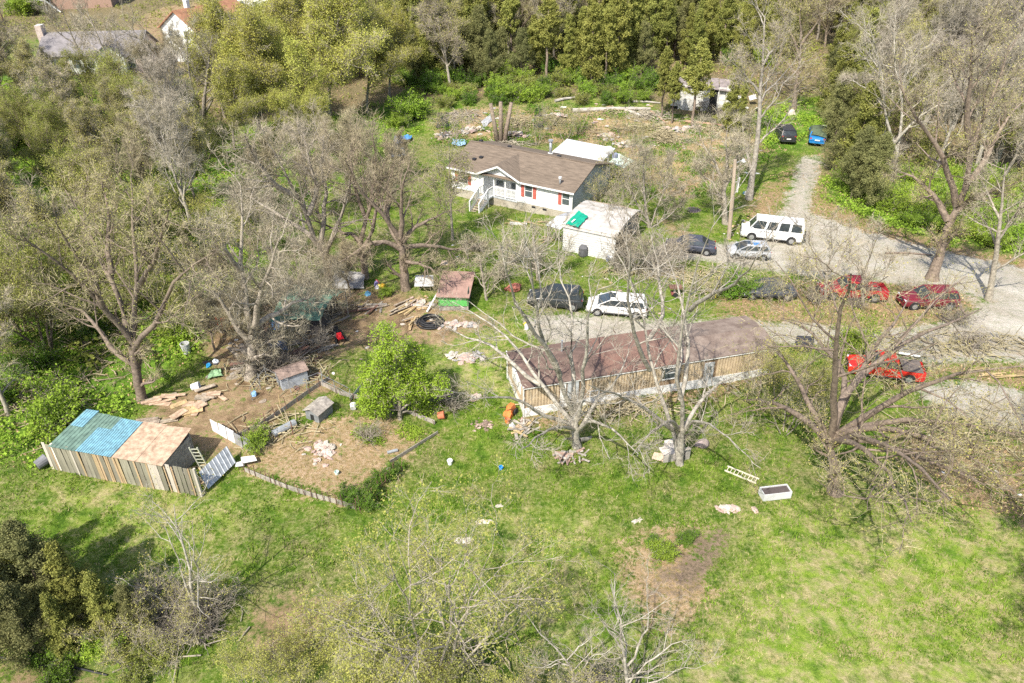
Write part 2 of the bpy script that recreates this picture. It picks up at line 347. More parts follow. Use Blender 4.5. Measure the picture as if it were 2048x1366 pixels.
# ------------------------------------------------------------ trees
def unit(v): return v/(np.linalg.norm(v, axis=-1, keepdims=True)+1e-9)
def tubes(P, R, sides):
    N, S, _ = P.shape
    T = unit(np.gradient(P, axis=1)); ref = np.where(np.abs(T[..., 2:3]) < .9, np.array([0, 0, 1.]), np.array([0, 1., 0]))
    A = unit(np.cross(T, ref)); B = np.cross(A, T)
    th = np.arange(sides)*2*np.pi/sides
    V = P[:, :, None, :]+(A[:, :, None, :]*np.cos(th)[:, None]+B[:, :, None, :]*np.sin(th)[:, None])*R[:, :, None, None]
    idx = np.arange(N*S*sides).reshape(N, S, sides); nx_ = np.roll(idx, -1, axis=2)
    F = np.stack([idx[:, :-1], nx_[:, :-1], nx_[:, 1:], idx[:, 1:]], -1).reshape(-1, 4)
    return V.reshape(-1, 3), F
def grow(rs, P, R, n, t0, lr, ang, S=4, wander=.18, up=.1, rr=.55, lmin=0, maxL=None, t1=1.0, tipf=.25):
    N, S0, _ = P.shape; M = N*n; pi = np.repeat(np.arange(N), n)
    L0 = np.linalg.norm(np.diff(P, axis=1), axis=2).sum(1)
    t = t0+(t1-t0)*((np.tile(np.arange(n), N)+rs.rand(M))/n); ft = t*(S0-1); i0 = np.clip(ft.astype(int), 0, S0-2); f = (ft-i0)[:, None]
    p0 = P[pi, i0]*(1-f)+P[pi, i0+1]*f; r0 = R[pi, i0]*(1-f[:, 0])+R[pi, i0+1]*f[:, 0]
    T = unit(P[pi, i0+1]-P[pi, i0]); Q = unit(np.cross(T, rs.normal(size=(M, 3)))); a = np.radians(rs.normal(ang, ang*.22, M))[:, None]
    D = unit(T*np.cos(a)+Q*np.sin(a)+np.array([0, 0, up])); L = L0[pi]*lr*rs.uniform(.6, 1.2, M)*(1.15-.5*t)
    if maxL: L = np.minimum(L, maxL*rs.uniform(.7, 1.1, M))
    L = np.maximum(L, lmin); out = [p0]
    for k in range(S-1):
        out.append(out[-1]+D*(L/(S-1))[:, None]); D = unit(D+rs.normal(size=(M, 3))*wander+np.array([0, 0, up*.5]))
    rb = np.minimum(r0*.85, np.maximum(r0*rr, L*.012)); Rn = rb[:, None]*np.linspace(1, tipf, S)[None, :]
    return np.stack(out, 1), Rn
def twigs(rs, P, n, ln, w, t0=.1, ang=45, up=.15):
    Pt, _ = grow(rs, P, np.full(P.shape[:2], .01), n, t0, 0, ang, S=2, up=up, lmin=1)
    d = unit(Pt[:, 1]-Pt[:, 0]); L = (ln*rs.uniform(.5, 1.3, len(d)))[:, None]; a = Pt[:, 0]; b = a+d*L
    q = unit(np.cross(d, rs.normal(size=d.shape)))*w*.5
    V = np.stack([a-q, a+q, b], 1).reshape(-1, 3); return V, np.arange(len(V)).reshape(-1, 3), a, b
def leaf_quads(rs, C, size, jit, n):
    k = rs.randint(0, len(C), n); c = C[k]+rs.normal(size=(n, 3))*jit
    u = unit(rs.normal(size=(n, 3))); v = unit(np.cross(u, rs.normal(size=(n, 3)))); s = (size*rs.uniform(.6, 1.4, n))[:, None]
    V = np.stack([c-u*s*.5, c+v*s*.35, c+u*s*.5, c-v*s*.35], 1).reshape(-1, 3); return V, np.arange(len(V)).reshape(-1, 4)
def resample(pts, S, rs, gnarl):
    pts = np.array(pts, float); k = len(pts); seg = np.concatenate([[0], np.cumsum(np.linalg.norm(np.diff(pts, axis=0), axis=1))]); L = seg[-1]
    t = np.linspace(0, L, S); out = np.stack([np.interp(t, seg, pts[:, c]) for c in range(3)], 1)
    sm = out.copy(); sm[1:-1] = (out[:-2]+2*out[1:-1]+out[2:])/4
    j = rs.normal(size=(S, 3))*gnarl; j[0] = 0; return sm+j
def join(*parts):
    V = []; fq = []; ft = []; n = 0
    for v, f in parts:
        V.append(v); (fq if f.shape[1] == 4 else ft).append(f+n); n += len(v)
    return np.concatenate(V), tuple(np.concatenate(x) for x in (fq, ft) if x)
BARK = [mat('bark_grey', (.36, .315, .25), .9, .5, 5, col2=(.14, .12, .095), rnd=.4, bump=.4), mat('bark_pale', (.46, .42, .35), .9, .4, 3.5, col2=(.17, .15, .12), rnd=.4, bump=.4),
        mat('bark_brown', (.27, .21, .16), .9, .4, 5, col2=(.11, .085, .065), rnd=.4, bump=.4)]
TWIG = [mat('twig_grey', (.42, .365, .26), .9, .3, 2, rnd=.4), mat('twig_pale', (.4, .35, .27), .9, .3, 2, rnd=.4), mat('twig_brown', (.38, .325, .2), .9, .3, 2, rnd=.4)]
LEAF = {'lime': leafmat('leaf_lime', (.42, .56, .06), (.28, .42, .04), 1.0, .35), 'muted': leafmat('leaf_muted_olive', (.4, .39, .1), (.26, .28, .065), 1.0), 'yellow': leafmat('leaf_yellow_green', (.47, .45, .105), (.31, .33, .065), 1.0), 'bud': leafmat('leaf_bud', (.46, .41, .14), (.3, .31, .07), 1.0),
        'olive': leafmat('leaf_olive', (.3, .32, .07), (.2, .23, .045), .8), 'cedar': leafmat('leaf_cedar', (.29, .29, .07), (.15, .17, .042), 1.6, .1),
        'cedar_dark': leafmat('leaf_cedar_dark', (.25, .245, .095), (.125, .135, .05), 1.6, .1),
        'bright': leafmat('leaf_bright', (.31, .42, .05), (.17, .28, .03), 1.1), 'green': leafmat('leaf_green', (.16, .27, .03), (.08, .15, .018), .9)}
def finish_tree(root, rs, L0, bark, leaf=None, nleaf=0, lsize=.1, dens=(8, 7, 6, 4), t0=.25, reach=1.0, tw=.6, twid=.022, ang=48, up=.12, jit=.12, fine=1.0):
    """L0 = (P, R) trunk and limbs; grows three levels of branches, twigs and leaves"""
    P0, R0 = L0
    P1, R1 = grow(rs, P0, R0, dens[0], t0, .42*reach, ang, S=6, wander=.2, up=up, rr=.5)
    P2, R2 = grow(rs, P1, R1, dens[1], .12, .5, ang-3, S=4, wander=.25, up=up, rr=.5)
    P3, R3 = grow(rs, P2, R2, dens[2], .1, .55, ang-5, S=3, wander=.28, up=up, rr=.55, lmin=.35, maxL=1.6)
    v0 = tubes(P0, R0, 8); v1 = tubes(P1, np.maximum(R1, .016*fine), 5); v2 = tubes(P2, np.maximum(R2, .011*fine), 3)
    V, F = join(v0, v1, v2); link_mesh('trunk', V, F, BARK[bark], root, smooth=True)
    v3 = tubes(P3, np.clip(R3, .007*fine, .03*fine), 3); tV, tF, a, b = twigs(rs, P3, dens[3], tw, twid)
    V, F = join(v3, (tV, tF)); link_mesh('crown', V, F, TWIG[bark], root)
    if nleaf:
        C = np.concatenate([b, (a+b)/2, P3[:, -1]]); V, F = leaf_quads(rs, C, lsize, jit, nleaf); link_mesh('leaves', V, F, LEAF[leaf], root)
    return root
def tree_proto(seed, name, h, bark, kind='upright', leaf=None, nleaf=0, lsize=.1, limbs=9, dens=(7, 6, 6, 4), spread=38, t0=.25, rad=None, **kw):
    rs = np.random.RandomState(seed); root = thing(name, '', 'tree'); S = 8; r = rad or h*.017
    if kind == 'multi':
        k = 4; st = []
        for i in range(k):
            a = 2*np.pi*i/k+rs.uniform(-.4, .4); tl = R_(spread)*rs.uniform(.25, .7); d = np.array([math.cos(a)*math.sin(tl), math.sin(a)*math.sin(tl), math.cos(tl)])
            pts = [np.array([math.cos(a), math.sin(a), 0])*.12+np.array([0, 0, -.2])]
            for j in range(6): pts.append(pts[-1]+d*h*.85/6); d = unit(d+np.array([0, 0, .07])+rs.normal(size=3)*.09)
            st.append(resample(pts, S, rs, h*.006))
        P = np.stack(st); R = np.tile(np.linspace(r*.8, r*.15, S), (k, 1))
    else:
        pts = [np.array([0, 0, -.2])]; d = np.array([0, 0, 1.]); hh = h*(.55 if kind == 'spreading' else .88)
        for j in range(6): pts.append(pts[-1]+d*hh/6); d = unit(d+rs.normal(size=3)*.08+np.array([0, 0, .05]))
        P = resample(pts, S, rs, h*.004)[None]; R = np.linspace(r*1.15, r*.3, S)[None]
        Pl, Rl = grow(rs, P, R, limbs, .3 if kind != 'spreading' else .42, .62 if kind != 'spreading' else 1.25, spread, S=S, wander=.13, up=.12, rr=.6, tipf=.15)
        P = np.concatenate([P, Pl]); R = np.concatenate([R, Rl])
    return finish_tree(root, rs, (P, R), bark, leaf, nleaf, lsize, dens, t0, **kw)
def cedar_proto(seed, h, leaf, name='cedar_tree', width=.24, n=26000, ls=.17, low=.05, nb=120):
    rs = np.random.RandomState(seed); root = thing(name, '', 'tree'); S = 8
    z = np.linspace(-.2, h*.97, S); P = np.stack([rs.normal(size=S)*.06, rs.normal(size=S)*.06, z], 1)[None]; R = np.linspace(h*.018, .02, S)[None]
    t = rs.rand(nb)**.8; i = t*(.98-low)+low; p0 = np.stack([np.interp(i*h, z, P[0, :, c]) for c in range(3)], 1)
    az = rs.rand(nb)*2*np.pi; prof = np.minimum(1, (1-i)**.75*1.05+.05)*(.45+.3*np.sin(az*2+seed+i*9)+rs.rand(nb)*.75)
    D = np.stack([np.cos(az), np.sin(az), rs.uniform(.15, .7, nb)], 1); L = (h*width*prof)[:, None]; D = unit(D)
    B = np.stack([p0, p0+D*L*.5, p0+D*L+np.array([0, 0, .12])*L], 1); BR = np.tile(np.array([.03, .02, .008]), (nb, 1))
    P2, R2 = grow(rs, B, BR, 12, .25, .42, 50, S=3, wander=.2, up=.35, lmin=.25)
    V, F = join(tubes(P, R, 7), tubes(B, BR, 3)); link_mesh('trunk', V, F, BARK[2], root, smooth=True)
    C = P2.reshape(-1, 3); V, F = leaf_quads(rs, C, ls, .1, n)
    link_mesh('crown', V, F, LEAF[leaf], root); return root
def bush_proto(seed, rx, rz, leaf, n, ls=.12, name='leafy_bush', cat='bush', stems=14):
    rs = np.random.RandomState(seed); root = thing(name, '', cat)
    az = rs.rand(stems)*2*np.pi; tl = rs.uniform(.1, 1.0, stems); L = rz*rs.uniform(.6, 1.15, stems)*(1+.3*np.sin(tl)*rx/rz)
    D = np.stack([np.cos(az)*np.sin(tl)*rx/rz, np.sin(az)*np.sin(tl)*rx/rz, np.cos(tl)], 1)
    b = np.stack([np.cos(az), np.sin(az), az*0-.3], 1)*.15
    P = np.stack([b+D*(L*k/5)[:, None]+rs.normal(size=(stems, 3))*.06*k for k in range(6)], 1); R = np.tile(np.linspace(.035, .01, 6), (stems, 1))
    P1, R1 = grow(rs, P, R, 9 if n else 5, .15, .45, 45, S=4, up=.15); P2, R2 = grow(rs, P1, R1, 6 if n else 4, .1, .5, 45, S=3, up=.1, lmin=.2)
    V, F = join(tubes(P, R, 5), tubes(P1, np.clip(R1, .008, 1), 3), tubes(P2, np.clip(R2, .006, 1), 3)); link_mesh('stems', V, F, BARK[0], root)
    if n: V, F = leaf_quads(rs, np.concatenate([P2.reshape(-1, 3), P1[:, 1:].reshape(-1, 3)]), ls, .09, n); link_mesh('leaves', V, F, LEAF[leaf], root)
    return root
def hero(name, label, stems, r, bark, seed, cat='tree', leaf=None, nleaf=0, lsize=.1, depth=.1, extra=0, Y=None, **kw):
    """stems: pixel paths; the first point of the first is the foot. Each limb gets its own depth"""
    rs = np.random.RandomState(seed); foot = at(*stems[0][0]) if Y is None else Vector((at_y(*stems[0][0], Y)[0], Y, 0))
    foot.z = gz(foot.x, foot.y); root = thing(name, label, cat, foot); S = 9; P = []; Rr = []
    known = []
    for k, st in enumerate(stems):
        fixed = st[1] if isinstance(st, tuple) else None; st = st[0] if fixed is not None else st
        n = len(st); slope = 0 if k == 0 else (-1 if (k+seed) % 2 else 1)*rs.uniform(.25, 1); pts = []
        off0 = 0.0; nst = []; slope = slope if fixed is None else fixed
        if known: off0 = min(known, key=lambda q: (q[0]-st[0][0])**2+(q[1]-st[0][1])**2)[2]
        for i, (px, py) in enumerate(st):
            off = off0+slope*depth*10*(i/(n-1))**1.2; nst.append((px, py, off))
            p = at_y(px, py, foot.y+off) - np.array(foot); pts.append(p)
        for (a0, b0, c0), (a1, b1, c1) in zip(nst, nst[1:]): known += [(a0+(a1-a0)*u, b0+(b1-b0)*u, c0+(c1-c0)*u) for u in (0, .25, .5, .75, 1)]
        if k == 0: pts[0] = np.array([0, 0, -.3])
        P.append(resample(pts, S, rs, .05 if k else .03))
        rb = r if k == 0 else r*(.48 if fixed is not None else .55 if len(st) > 3 else .42); Rr.append(np.linspace(rb, rb*(.55 if k == 0 and len(stems) > 1 and len(st) < 4 else .14), S))
    P = np.stack(P); Rr = np.stack(Rr); Rr[0, 0] *= 1.35
    if extra:
        Pe, Re = grow(rs, P, Rr, extra, .35, .5, 50, S=S, wander=.14, up=.05, rr=.5, tipf=.15); P = np.concatenate([P, Pe]); Rr = np.concatenate([Rr, Re])
    return finish_tree(root, rs, (P, Rr), bark, leaf, nleaf, lsize, **kw)

# ------------------------------------------------------------ buildings
M_white = mat('siding_white', (.8, .8, .78), .55, .08, 1.5); M_trim = mat('trim_white', (.8, .79, .76), .5, .1, 3)
M_roof = mat('roof_brown_shingle', (.2, .155, .115), .95, .3, 2.2, bump=.6, stretch=(.5, 3, 1)); M_roof2 = mat('roof_maroon', (.18, .118, .095), .95, .4, 1.6, col2=(.1, .068, .055), bump=.5)
M_roofgrey = mat('roof_grey_shingle', (.24, .22, .22), .95, .25, 1.5); M_red = mat('shutter_red', (.5, .13, .1), .6, .2, 4)
M_glass = mat('window_glass', (.1, .12, .13), .12, .3, 2, spec=.8); M_block = brickmat('block_foundation', (.48, .43, .35), (.42, .38, .31), (.3, .27, .22), 1.0, .4, .2, .012)
M_dark = mat('dark_interior', (.03, .03, .03), .9, .2); M_wood = mat('weathered_wood', (.4, .33, .25), .9, .45, 4, stretch=(1, 1, .15), rnd=.5)
M_woodnew = mat('yellow_wood', (.52, .38, .2), .85, .35, 5, rnd=.4); M_woodgrey = mat('grey_wood', (.38, .34, .29), .9, .35, 5, rnd=.5)
M_metal = mat('galvanised_metal', (.45, .47, .48), .4, .3, 3, metal=.4); M_metalw = mat('white_metal', (.6, .6, .585), .5, .16, 1.2)
M_tan = mat('tan_siding', (.6, .47, .31), .8, .25, 2); M_black = mat('black_plastic', (.035, .035, .038), .5, .3, 3)
M_osb = mat('osb_sheet', (.5, .37, .26), .95, .4, 3.5, col2=(.27, .18, .12), bump=.4); M_stepgrey = mat('grey_paint', (.5, .52, .53), .6, .2, 3)
def at_h(px, py, z):
    d = ray(px, py); t = (z-CAM_H)/d[2]; return Vector((d[0]*t, d[1]*t, z))
class Frame:
    def __init__(s, a, b):
        s.A = at(*a); B = at(*b); d = B-s.A; s.L = math.hypot(d.x, d.y); s.a = math.atan2(d.y, d.x); s.z = min(s.A.z, B.z); s.A.z = s.z
    def loc(s, px, py, z):
        p = at_h(px, py, s.z+z)-s.A; c, n = math.cos(-s.a), math.sin(-s.a)
        return p.x*c-p.y*n, p.x*n+p.y*c
    def world(s, x, y, z=0):
        c, n = math.cos(s.a), math.sin(s.a); return Vector((s.A.x+x*c-y*n, s.A.y+x*n+y*c, s.z+z))
def window(parent, x, z0, z1, w, y, glass=M_glass, mull=True, frame=M_trim):
    f = MB(); t = .07
    f.box(x-w/2-t, x+w/2+t, y-.05, y-.003, z1, z1+t).box(x-w/2-t, x+w/2+t, y-.05, y-.003, z0-t, z0).box(x-w/2-t, x-w/2, y-.05, y-.003, z0, z1).box(x+w/2, x+w/2+t, y-.05, y-.003, z0, z1)
    if mull: f.box(x-w/2, x+w/2, y-.04, y-.003, (z0+z1)/2-.025, (z0+z1)/2+.025)
    fo = f.build('window', frame, parent); MB().box(x-w/2, x+w/2, y-.025, y-.004, z0, z1).build('pane', glass, fo); return fo

# white house
H = Frame((905, 390), (1142, 440)); L = H.L; D = 8.3
hs = thing('mobile_home', 'white mobile home with brown shingle roof, gabled front porch and red shutters', 'house', H.A, H.a)
sk, ze, rise = .85, 3.0, 1.2; zr = ze+rise; x0, x1 = .275*L, .565*L; pr_ = 1.5
m = MB(); m.box(0, x0, 0, .2, -.4, sk).box(x1, L, 0, .2, -.4, sk).box(0, .2, .2, D, -.4, sk).box(L-.2, L, .2, D, -.4, sk).box(.2, L-.2, D-.2, D, -.4, sk).box(x0, x1, 0, .2, -.4, sk); m.build('foundation', M_block, hs)
m = MB(); m.box(-.02, x0, -.02, .16, sk, ze).box(x1, L+.02, -.02, .16, sk, ze).box(x0-.15, x0, .16, pr_, sk, ze).box(x1, x1+.15, .16, pr_, sk, ze).box(x0-.15, x1+.15, pr_, pr_+.15, sk, ze)
m.box(-.02, .15, .16, D, sk, ze).box(.15, L-.15, D-.15, D, sk, ze)
m.prismx([(.0, ze), (D, ze), (D/2, zr-.1)], -.02, .13).build('wall', M_white, hs)
M_side = mat('siding_white_shaded', (.5, .52, .55), .7, .12, 1.2)  # right gable end: its shade is painted in, grey-blue over the white siding
m = MB(); m.box(L-.15, L+.02, .16, D, sk, ze).prismx([(.0, ze), (D, ze), (D/2, zr-.1)], L-.13, L+.02).build('side_wall', M_side, hs)
lp = MB(); k = sk+.12
while k < ze-.05:
    for a, b in ((0, x0-.02), (x1+.02, L)): lp.box(a, b, -.036, -.019, k, k+.018)
    k += .2
lp.build('siding_laps', M_white, hs)['kind'] = 'stuff'
ov = .35; sl = rise/(D/2)
M_soffit = M_trim
def roof_slab(p, t, name, mm, parent): return MB().slab(p, t).build(name, mm, parent)
ye = -ov; zee = ze-ov*sl+.06
roof_slab([(-ov, ye, zee), (L+ov, ye, zee), (L+ov, D/2, zr+.06), (-ov, D/2, zr+.06)], .1, 'roof', M_roof, hs)
roof_slab([(L+ov, D+ov, zee), (-ov, D+ov, zee), (-ov, D/2, zr+.06), (L+ov, D/2, zr+.06)], .1, 'roof', M_roof, hs)
MB().bar((-ov, D/2, zr+.075), (L+ov, D/2, zr+.075), .24, .05).build('ridge_cap', M_roof, hs)
for a_, b_ in ((-ov, x0-.45), (x1+.45, L+ov)): MB().box(a_, b_, ye-.07, ye-.004, zee-.14, zee).build('gutter', M_trim, hs)
gx0, gx1 = x0-.45, x1+.5; gm = (gx0+gx1)/2; gp = ze+1.0; yj = D/2-.25; gy = ye-.12
for s_, xa in ((0, gx0), (1, gx1)):
    q = [(xa, gy, zee+.02), (gm, gy, gp+.1), (gm, yj, gp+.1)] if not s_ else [(gm, gy, gp+.1), (xa, gy, zee+.02), (gm, yj, gp+.1)]
    lo = [(a, b, c-.09) for a, b, c in q]
    m = MB(); m.add(lo+q, [(2, 1, 0), (3, 4, 5), (0, 1, 4, 3), (1, 2, 5, 4), (2, 0, 3, 5)]).build('porch_roof', M_roof, hs)
    m = MB(); m.bar((xa, gy-.03, zee-.03), (gm, gy-.03, gp+.03), .05, .16).build('rake_board', M_trim, hs)
m = MB(); m.prism([(gx0+.3, zee-.02), (gx1-.3, zee-.02), (gm, gp-.05)], -.03, .12); m.box(x0, x1, -.06, .1, ze-.32, ze-.08); m.build('gable', M_white, hs)
MB().box(x0, x1, -.05, pr_, sk-.12, sk+.02).build('porch_floor', M_stepgrey, hs)
MB().box(x0, x1, .1, pr_, ze-.1, ze-.03).build('porch_ceiling', M_trim, hs)
posts = [x0+.03, x0+(x1-x0)*.33, x0+(x1-x0)*.66, x1-.06]
for px_ in posts: MB().box(px_-.06, px_+.06, -.04, .08, sk+.02, ze-.32).build('post', M_trim, hs)
for a, b in ((posts[1], posts[2]), (posts[2], posts[3])):
    ro = MB().box(a+.06, b-.06, -.04, .05, sk+.95, sk+1.03).build('porch_rail', M_trim, hs); MB().box(a+.06, b-.06, -.03, .04, sk+.14, sk+.2).build('bottom_rail', M_trim, ro)
    n = 8
    for i in range(n):
        x = a+.06+(b-a-.12)*(i+.5)/n; MB().box(x-.035, x+.035, -.02, .03, sk+.2, sk+.95).build('baluster', M_trim, ro)
# stairs run out of the left bay
s0, s1 = x0+.1, posts[1]-.1; run = 2.3
st = MB(); ns = 6
sto = MB().bar((s0, -.9, sk-.15), (s0, -.9-run+.7, .05), .06, .22).bar((s1, -.9, sk-.15), (s1, -.9-run+.7, .05), .06, .22).build('stair_stringer', M_trim, hs)
MB().box(s0, s1, -.95, -.052, sk-.1, sk+.01).build('landing', M_stepgrey, hs)
for i in range(ns):
    y = -1.0-i*.25; z = sk-.14*(i+1); MB().box(s0+.03, s1-.03, y-.27, y, z-.05, z).build('step', M_wood, hs)
for x in (s0, s1):
    r = MB(); r.bar((x, -.05, sk+.97), (x, -.95, sk+.97), .07, .07).bar((x, -.95, sk+.97), (x, -.95-run+.65, 1.0), .09, .08).bar((x, -.95, sk+.2), (x, -.95-run+.65, .25), .05, .05); ro = r.build('stair_rail', M_trim, hs)
    for y, z in ((-.95, sk), (-.95-run+.65, 0)): MB().box(x-.05, x+.05, y-.05, y+.05, -.2, z+1.02).build('newel_post', M_trim, hs)
    for i in range(10):
        y = -.1-i*.26; zt = (sk+.95 if y > -.95 else sk+.95+(y+.95)*(sk)/(run-.65)); MB().box(x-.02, x+.02, y-.03, y+.03, zt-.75, zt).build('baluster', M_trim, ro)
for xf, w, sh in ((.105, .95, (1, 1)), (.66, .75, (1, 1)), (.955, .7, (1, 0))):
    x = xf*L; window(hs, x, 1.55, 2.72, w, -.02)
    for s_, on in ((-1, sh[0]), (1, sh[1])):
        if on: MB().box(x+s_*(w/2+.26)-.17, x+s_*(w/2+.26)+.17, -.075, -.02, 1.48, 2.8).build('shutter', M_red, hs)
for fx in (.36, .48): window(hs, fx*L, 1.35, 2.6, .95, pr_)
dr = MB().box(.42*L-.42, .42*L+.42, pr_-.06, pr_-.003, sk+.03, sk+1.95).build('door', M_trim, hs)
MB().box(.42*L+.28, .42*L+.34, pr_-.1, pr_-.062, sk+.95, sk+1.02).build('handle', M_metal, dr)
for fx in (.7, .79): MB().box(fx*L-.2, fx*L+.2, -.035, -.002, sk-.3, sk-.12).build('crawl_vent', M_dark, hs)
def zroof(y): return (ze+y*sl if y < D/2 else ze+(D-y)*sl)+.07
for px, py, z in ((962.6, 318, 3.5), (949, 323, 3.3), (962, 284, 3.8), (1019, 297, 3.9), (1118, 318, 3.9)):
    x, y = H.loc(px, py, z); y = min(max(y, .4), D-.4); zz = zroof(y); MB().box(x-.18, x+.18, y-.15, y+.15, zz-.05, zz+.14).build('roof_vent', M_black, hs)
x, y = H.loc(1101, 305, 3.8); y = min(y, D-.6); zz = zroof(y)
fl = MB().tube([(x, y, zz-.15), (x, y, zz+1.25)], .14, 12).build('flue', M_metal, hs, True); MB().tube([(x, y, zz+1.25), (x, y, zz+1.4)], .24, 12).build('flue_cap', M_metal, fl); MB().tube([(x, y, zz-.08), (x, y, zz+.1)], .26, 12).build('flashing', M_metalw, fl)
x, y = H.loc(1117.5, 370, 3.2); zz = zroof(.5); fl = MB().tube([(x, .5, zz-.1), (x, .5, zz+.55)], .08, 10).build('vent_pipe', M_metal, hs, True); MB().tube([(x, .5, zz+.5), (x, .5, zz+.68)], .16, 10).build('pipe_cap', M_metalw, fl)
MB().box(L+.03, L+.1, -.1, -.0, .1, ze-.2).build('downspout', M_trim, hs)
# rear lean-to
ra, rb_ = .52*L, .88*L; m = MB()
lt = thing('lean_to', 'white flat roofed lean-to room behind the white house', 'lean-to', H.world(ra, D+.06), H.a)
w_, d_ = rb_-ra, 3.6
MB().slab([(-.3, .2, 2.9), (w_+.5, .2, 2.75), (w_+.5, d_+.3, 3.2), (-.3, d_+.3, 3.3)], .1).build('roof', M_metalw, lt)
MB().box(0, w_, d_-.12, d_, -.5, 2.95).box(w_-.12, w_, .1, d_-.12, -.5, 2.6).box(0, .12, .1, d_-.12, -.5, 2.6).build('wall', M_trim, lt)
for yy in (.8, 1.8, 2.7): MB().box(w_+.003, w_+.04, yy-.32, yy+.32, 1.3, 2.3).build('window', M_glass, lt)
p = H.world(rb_+.6, D+2.2)
o = single('fabric_awning', cloth([(0, 0, 2.3), (1.6, .2, 1.9), (1.9, 2.2, 2.1), (.1, 2.3, 2.5)], 6, 6, .05, 4), mat('pale_green_cloth', (.55, .68, .6), .8, .1), 'pale green cloth awning beside the lean-to behind the white house', 'awning', p, H.a)
for a_, b_, h_ in ((.1, .1, 2.25), (1.55, .3, 1.85), (1.8, 2.1, 2.05), (.15, 2.2, 2.4)): MB().tube([(a_, b_, -.4), (a_, b_, h_)], .03, 6).build('pole', M_metal, o)
p = H.world(L*.97, D+.5); t = thing('satellite_dish', 'white satellite dish on a mast behind the roof of the white house', 'satellite dish', (p.x, p.y, gz(p.x, p.y)), 0)
MB().tube([(0, 0, -.3), (0, 0, 3.9)], .04, 8).build('mast', M_metal, t)
d = MB(); rr = 8; V = []; 
for i in range(4):
    for j in range(14):
        a = 2*math.pi*j/14; r = .48*i/3; V.append((r*math.cos(a), -.2+.35*r*r-.0, 4.1+r*math.sin(a)*.95))
F = [(i*14+j, i*14+(j+1) % 14, (i+1)*14+(j+1) % 14, (i+1)*14+j) for i in range(3) for j in range(14)]; d.v = V; d.f = F
d.build('dish', M_metalw, t); MB().bar((0, -.2, 4.0), (0, -.75, 4.15), .03).build('receiver_arm', M_metal, t)
MB().tube([(.7, .1, 3.3), (.7, .1, 3.7)], .3, 12).build('meter_dome', mat('blue_grey', (.25, .28, .38), .5), t)

# metal garage with curved roof
G = Frame((1125, 500), (1228, 522)); gl, gd, gh, gr = G.L, 5.6, 2.15, .65
gg = thing('metal_garage', 'white ribbed metal garage with low curved roof and open end', 'garage', G.A, G.a)
MB().corr((0, -.01, -.3), (0, 0, gh+.3), (gl, 0, 0), 12, .025).build('front_wall', M_metalw, gg)
MB().box(.02, gl-.02, gd-.04, gd, -.3, gh).build('rear_wall', M_metalw, gg)
MB().box(-.0, .04, .03, gd-.05, -.3, gh).build('end_wall', M_metalw, gg)
ns = 14
M_gr = mat('white_metal_roof', (.5, .48, .45), .7, .3, 1.4, col2=(.3, .27, .23))
for i in range(ns):
    a0, a1 = math.pi*i/ns, math.pi*(i+1)/ns
    y0, y1 = gd/2-math.cos(a0)*(gd/2+.1), gd/2-math.cos(a1)*(gd/2+.1); z0, z1 = gh+math.sin(a0)**.75*gr, gh+max(0, math.sin(a1))**.75*gr
    MB().slab([(-.15, y0, z0), (gl+.15, y0, z0), (gl+.15, y1+.02, z1+.015), (-.15, y1+.02, z1+.015)], .03).build('roof_panel', M_gr, gg)
    MB().bar((-.15, y0, z0+.012), (gl+.15, y0, z0+.012), .04, .03).build('roof_rib', M_gr, gg)
g2 = MB(); g2.prismx([(gd/2-math.cos(math.pi*i/ns)*(gd/2), gh+abs(math.sin(math.pi*i/ns))**.75*gr-.04) for i in range(ns+1)], 0, .04).build('gable_infill', M_metalw, gg)
for y in (.08, gd-.12): MB().box(gl-.12, gl-.02, y, y+.08, -.3, gh).build('post', M_woodgrey, gg)
MB().box(.05, gl-.2, .1, gd-.1, -.05, .01).build('slab_floor', M_woodgrey, gg)
MB().box(gl-.6, gl-.1, 1.5, 4.5, .012, 1.1).build('stored_boxes', M_dark, gg)
# awning beside the garage
M_greyp = mat('grey_panel', (.33, .34, .36), .7, .2)
c = [at_h(x, y, G.z+z)-G.A for x, y, z in ((1091, 450, 1.95), (1121, 459, 2.0), (1150, 433, 2.35), (1113, 432, 2.3), (1150, 423, 2.4), (1165, 425, 2.4))]
t = thing('side_canopy', 'white and grey flat canopy on posts at the garage corner', 'canopy', G.A)
MB().slab([c[0], c[1], c[2], c[3]], .05).build('roof_panel', M_metalw, t)
MB().slab([c[3]+Vector((0, .05, 0)), c[2]+Vector((0, .05, 0)), c[5]+Vector((0, .3, .0)), c[4]+Vector((0, .4, .0))], .05).build('roof_panel', M_greyp, t)
for q in (c[0]+Vector((.2, .1, 0)), c[3], c[1]+Vector((-.1, .1, 0))): MB().bar((q.x, q.y, -.3), (q.x, q.y, q.z-.06), .08).build('post', M_woodgrey, t)
def on_roof(px, py, z): return at_h(px, py, G.z+z)
q = [on_roof(1131, 449, 2.42), on_roof(1156, 456, 2.5), on_roof(1176, 433, 2.92), on_roof(1157, 423, 2.9)]
o = single('green_tarp', cloth([p-G.A+Vector((0, 0, .06)) for p in q], 8, 7, .05, 9, .015, .06), mat('tarp_green', (.01, .32, .2), .55, .25, 4), 'bright green tarp with a white slit draped over the metal garage roof', 'tarp', G.A)
MB().slab([q[0].lerp(q[1], .2).lerp(q[2], .15)-G.A+Vector((0, 0, .16)), q[0].lerp(q[1], .3).lerp(q[2], .15)-G.A+Vector((0, 0, .16)), q[0].lerp(q[2], .4)-G.A+Vector((.1, 0, .2)), q[0].lerp(q[2], .4)-G.A+Vector((-.05, 0, .2))], .01).build('white_strip', M_trim, o)
q = [(1140, 412), (1172, 420), (1190, 425), (1165, 432)]
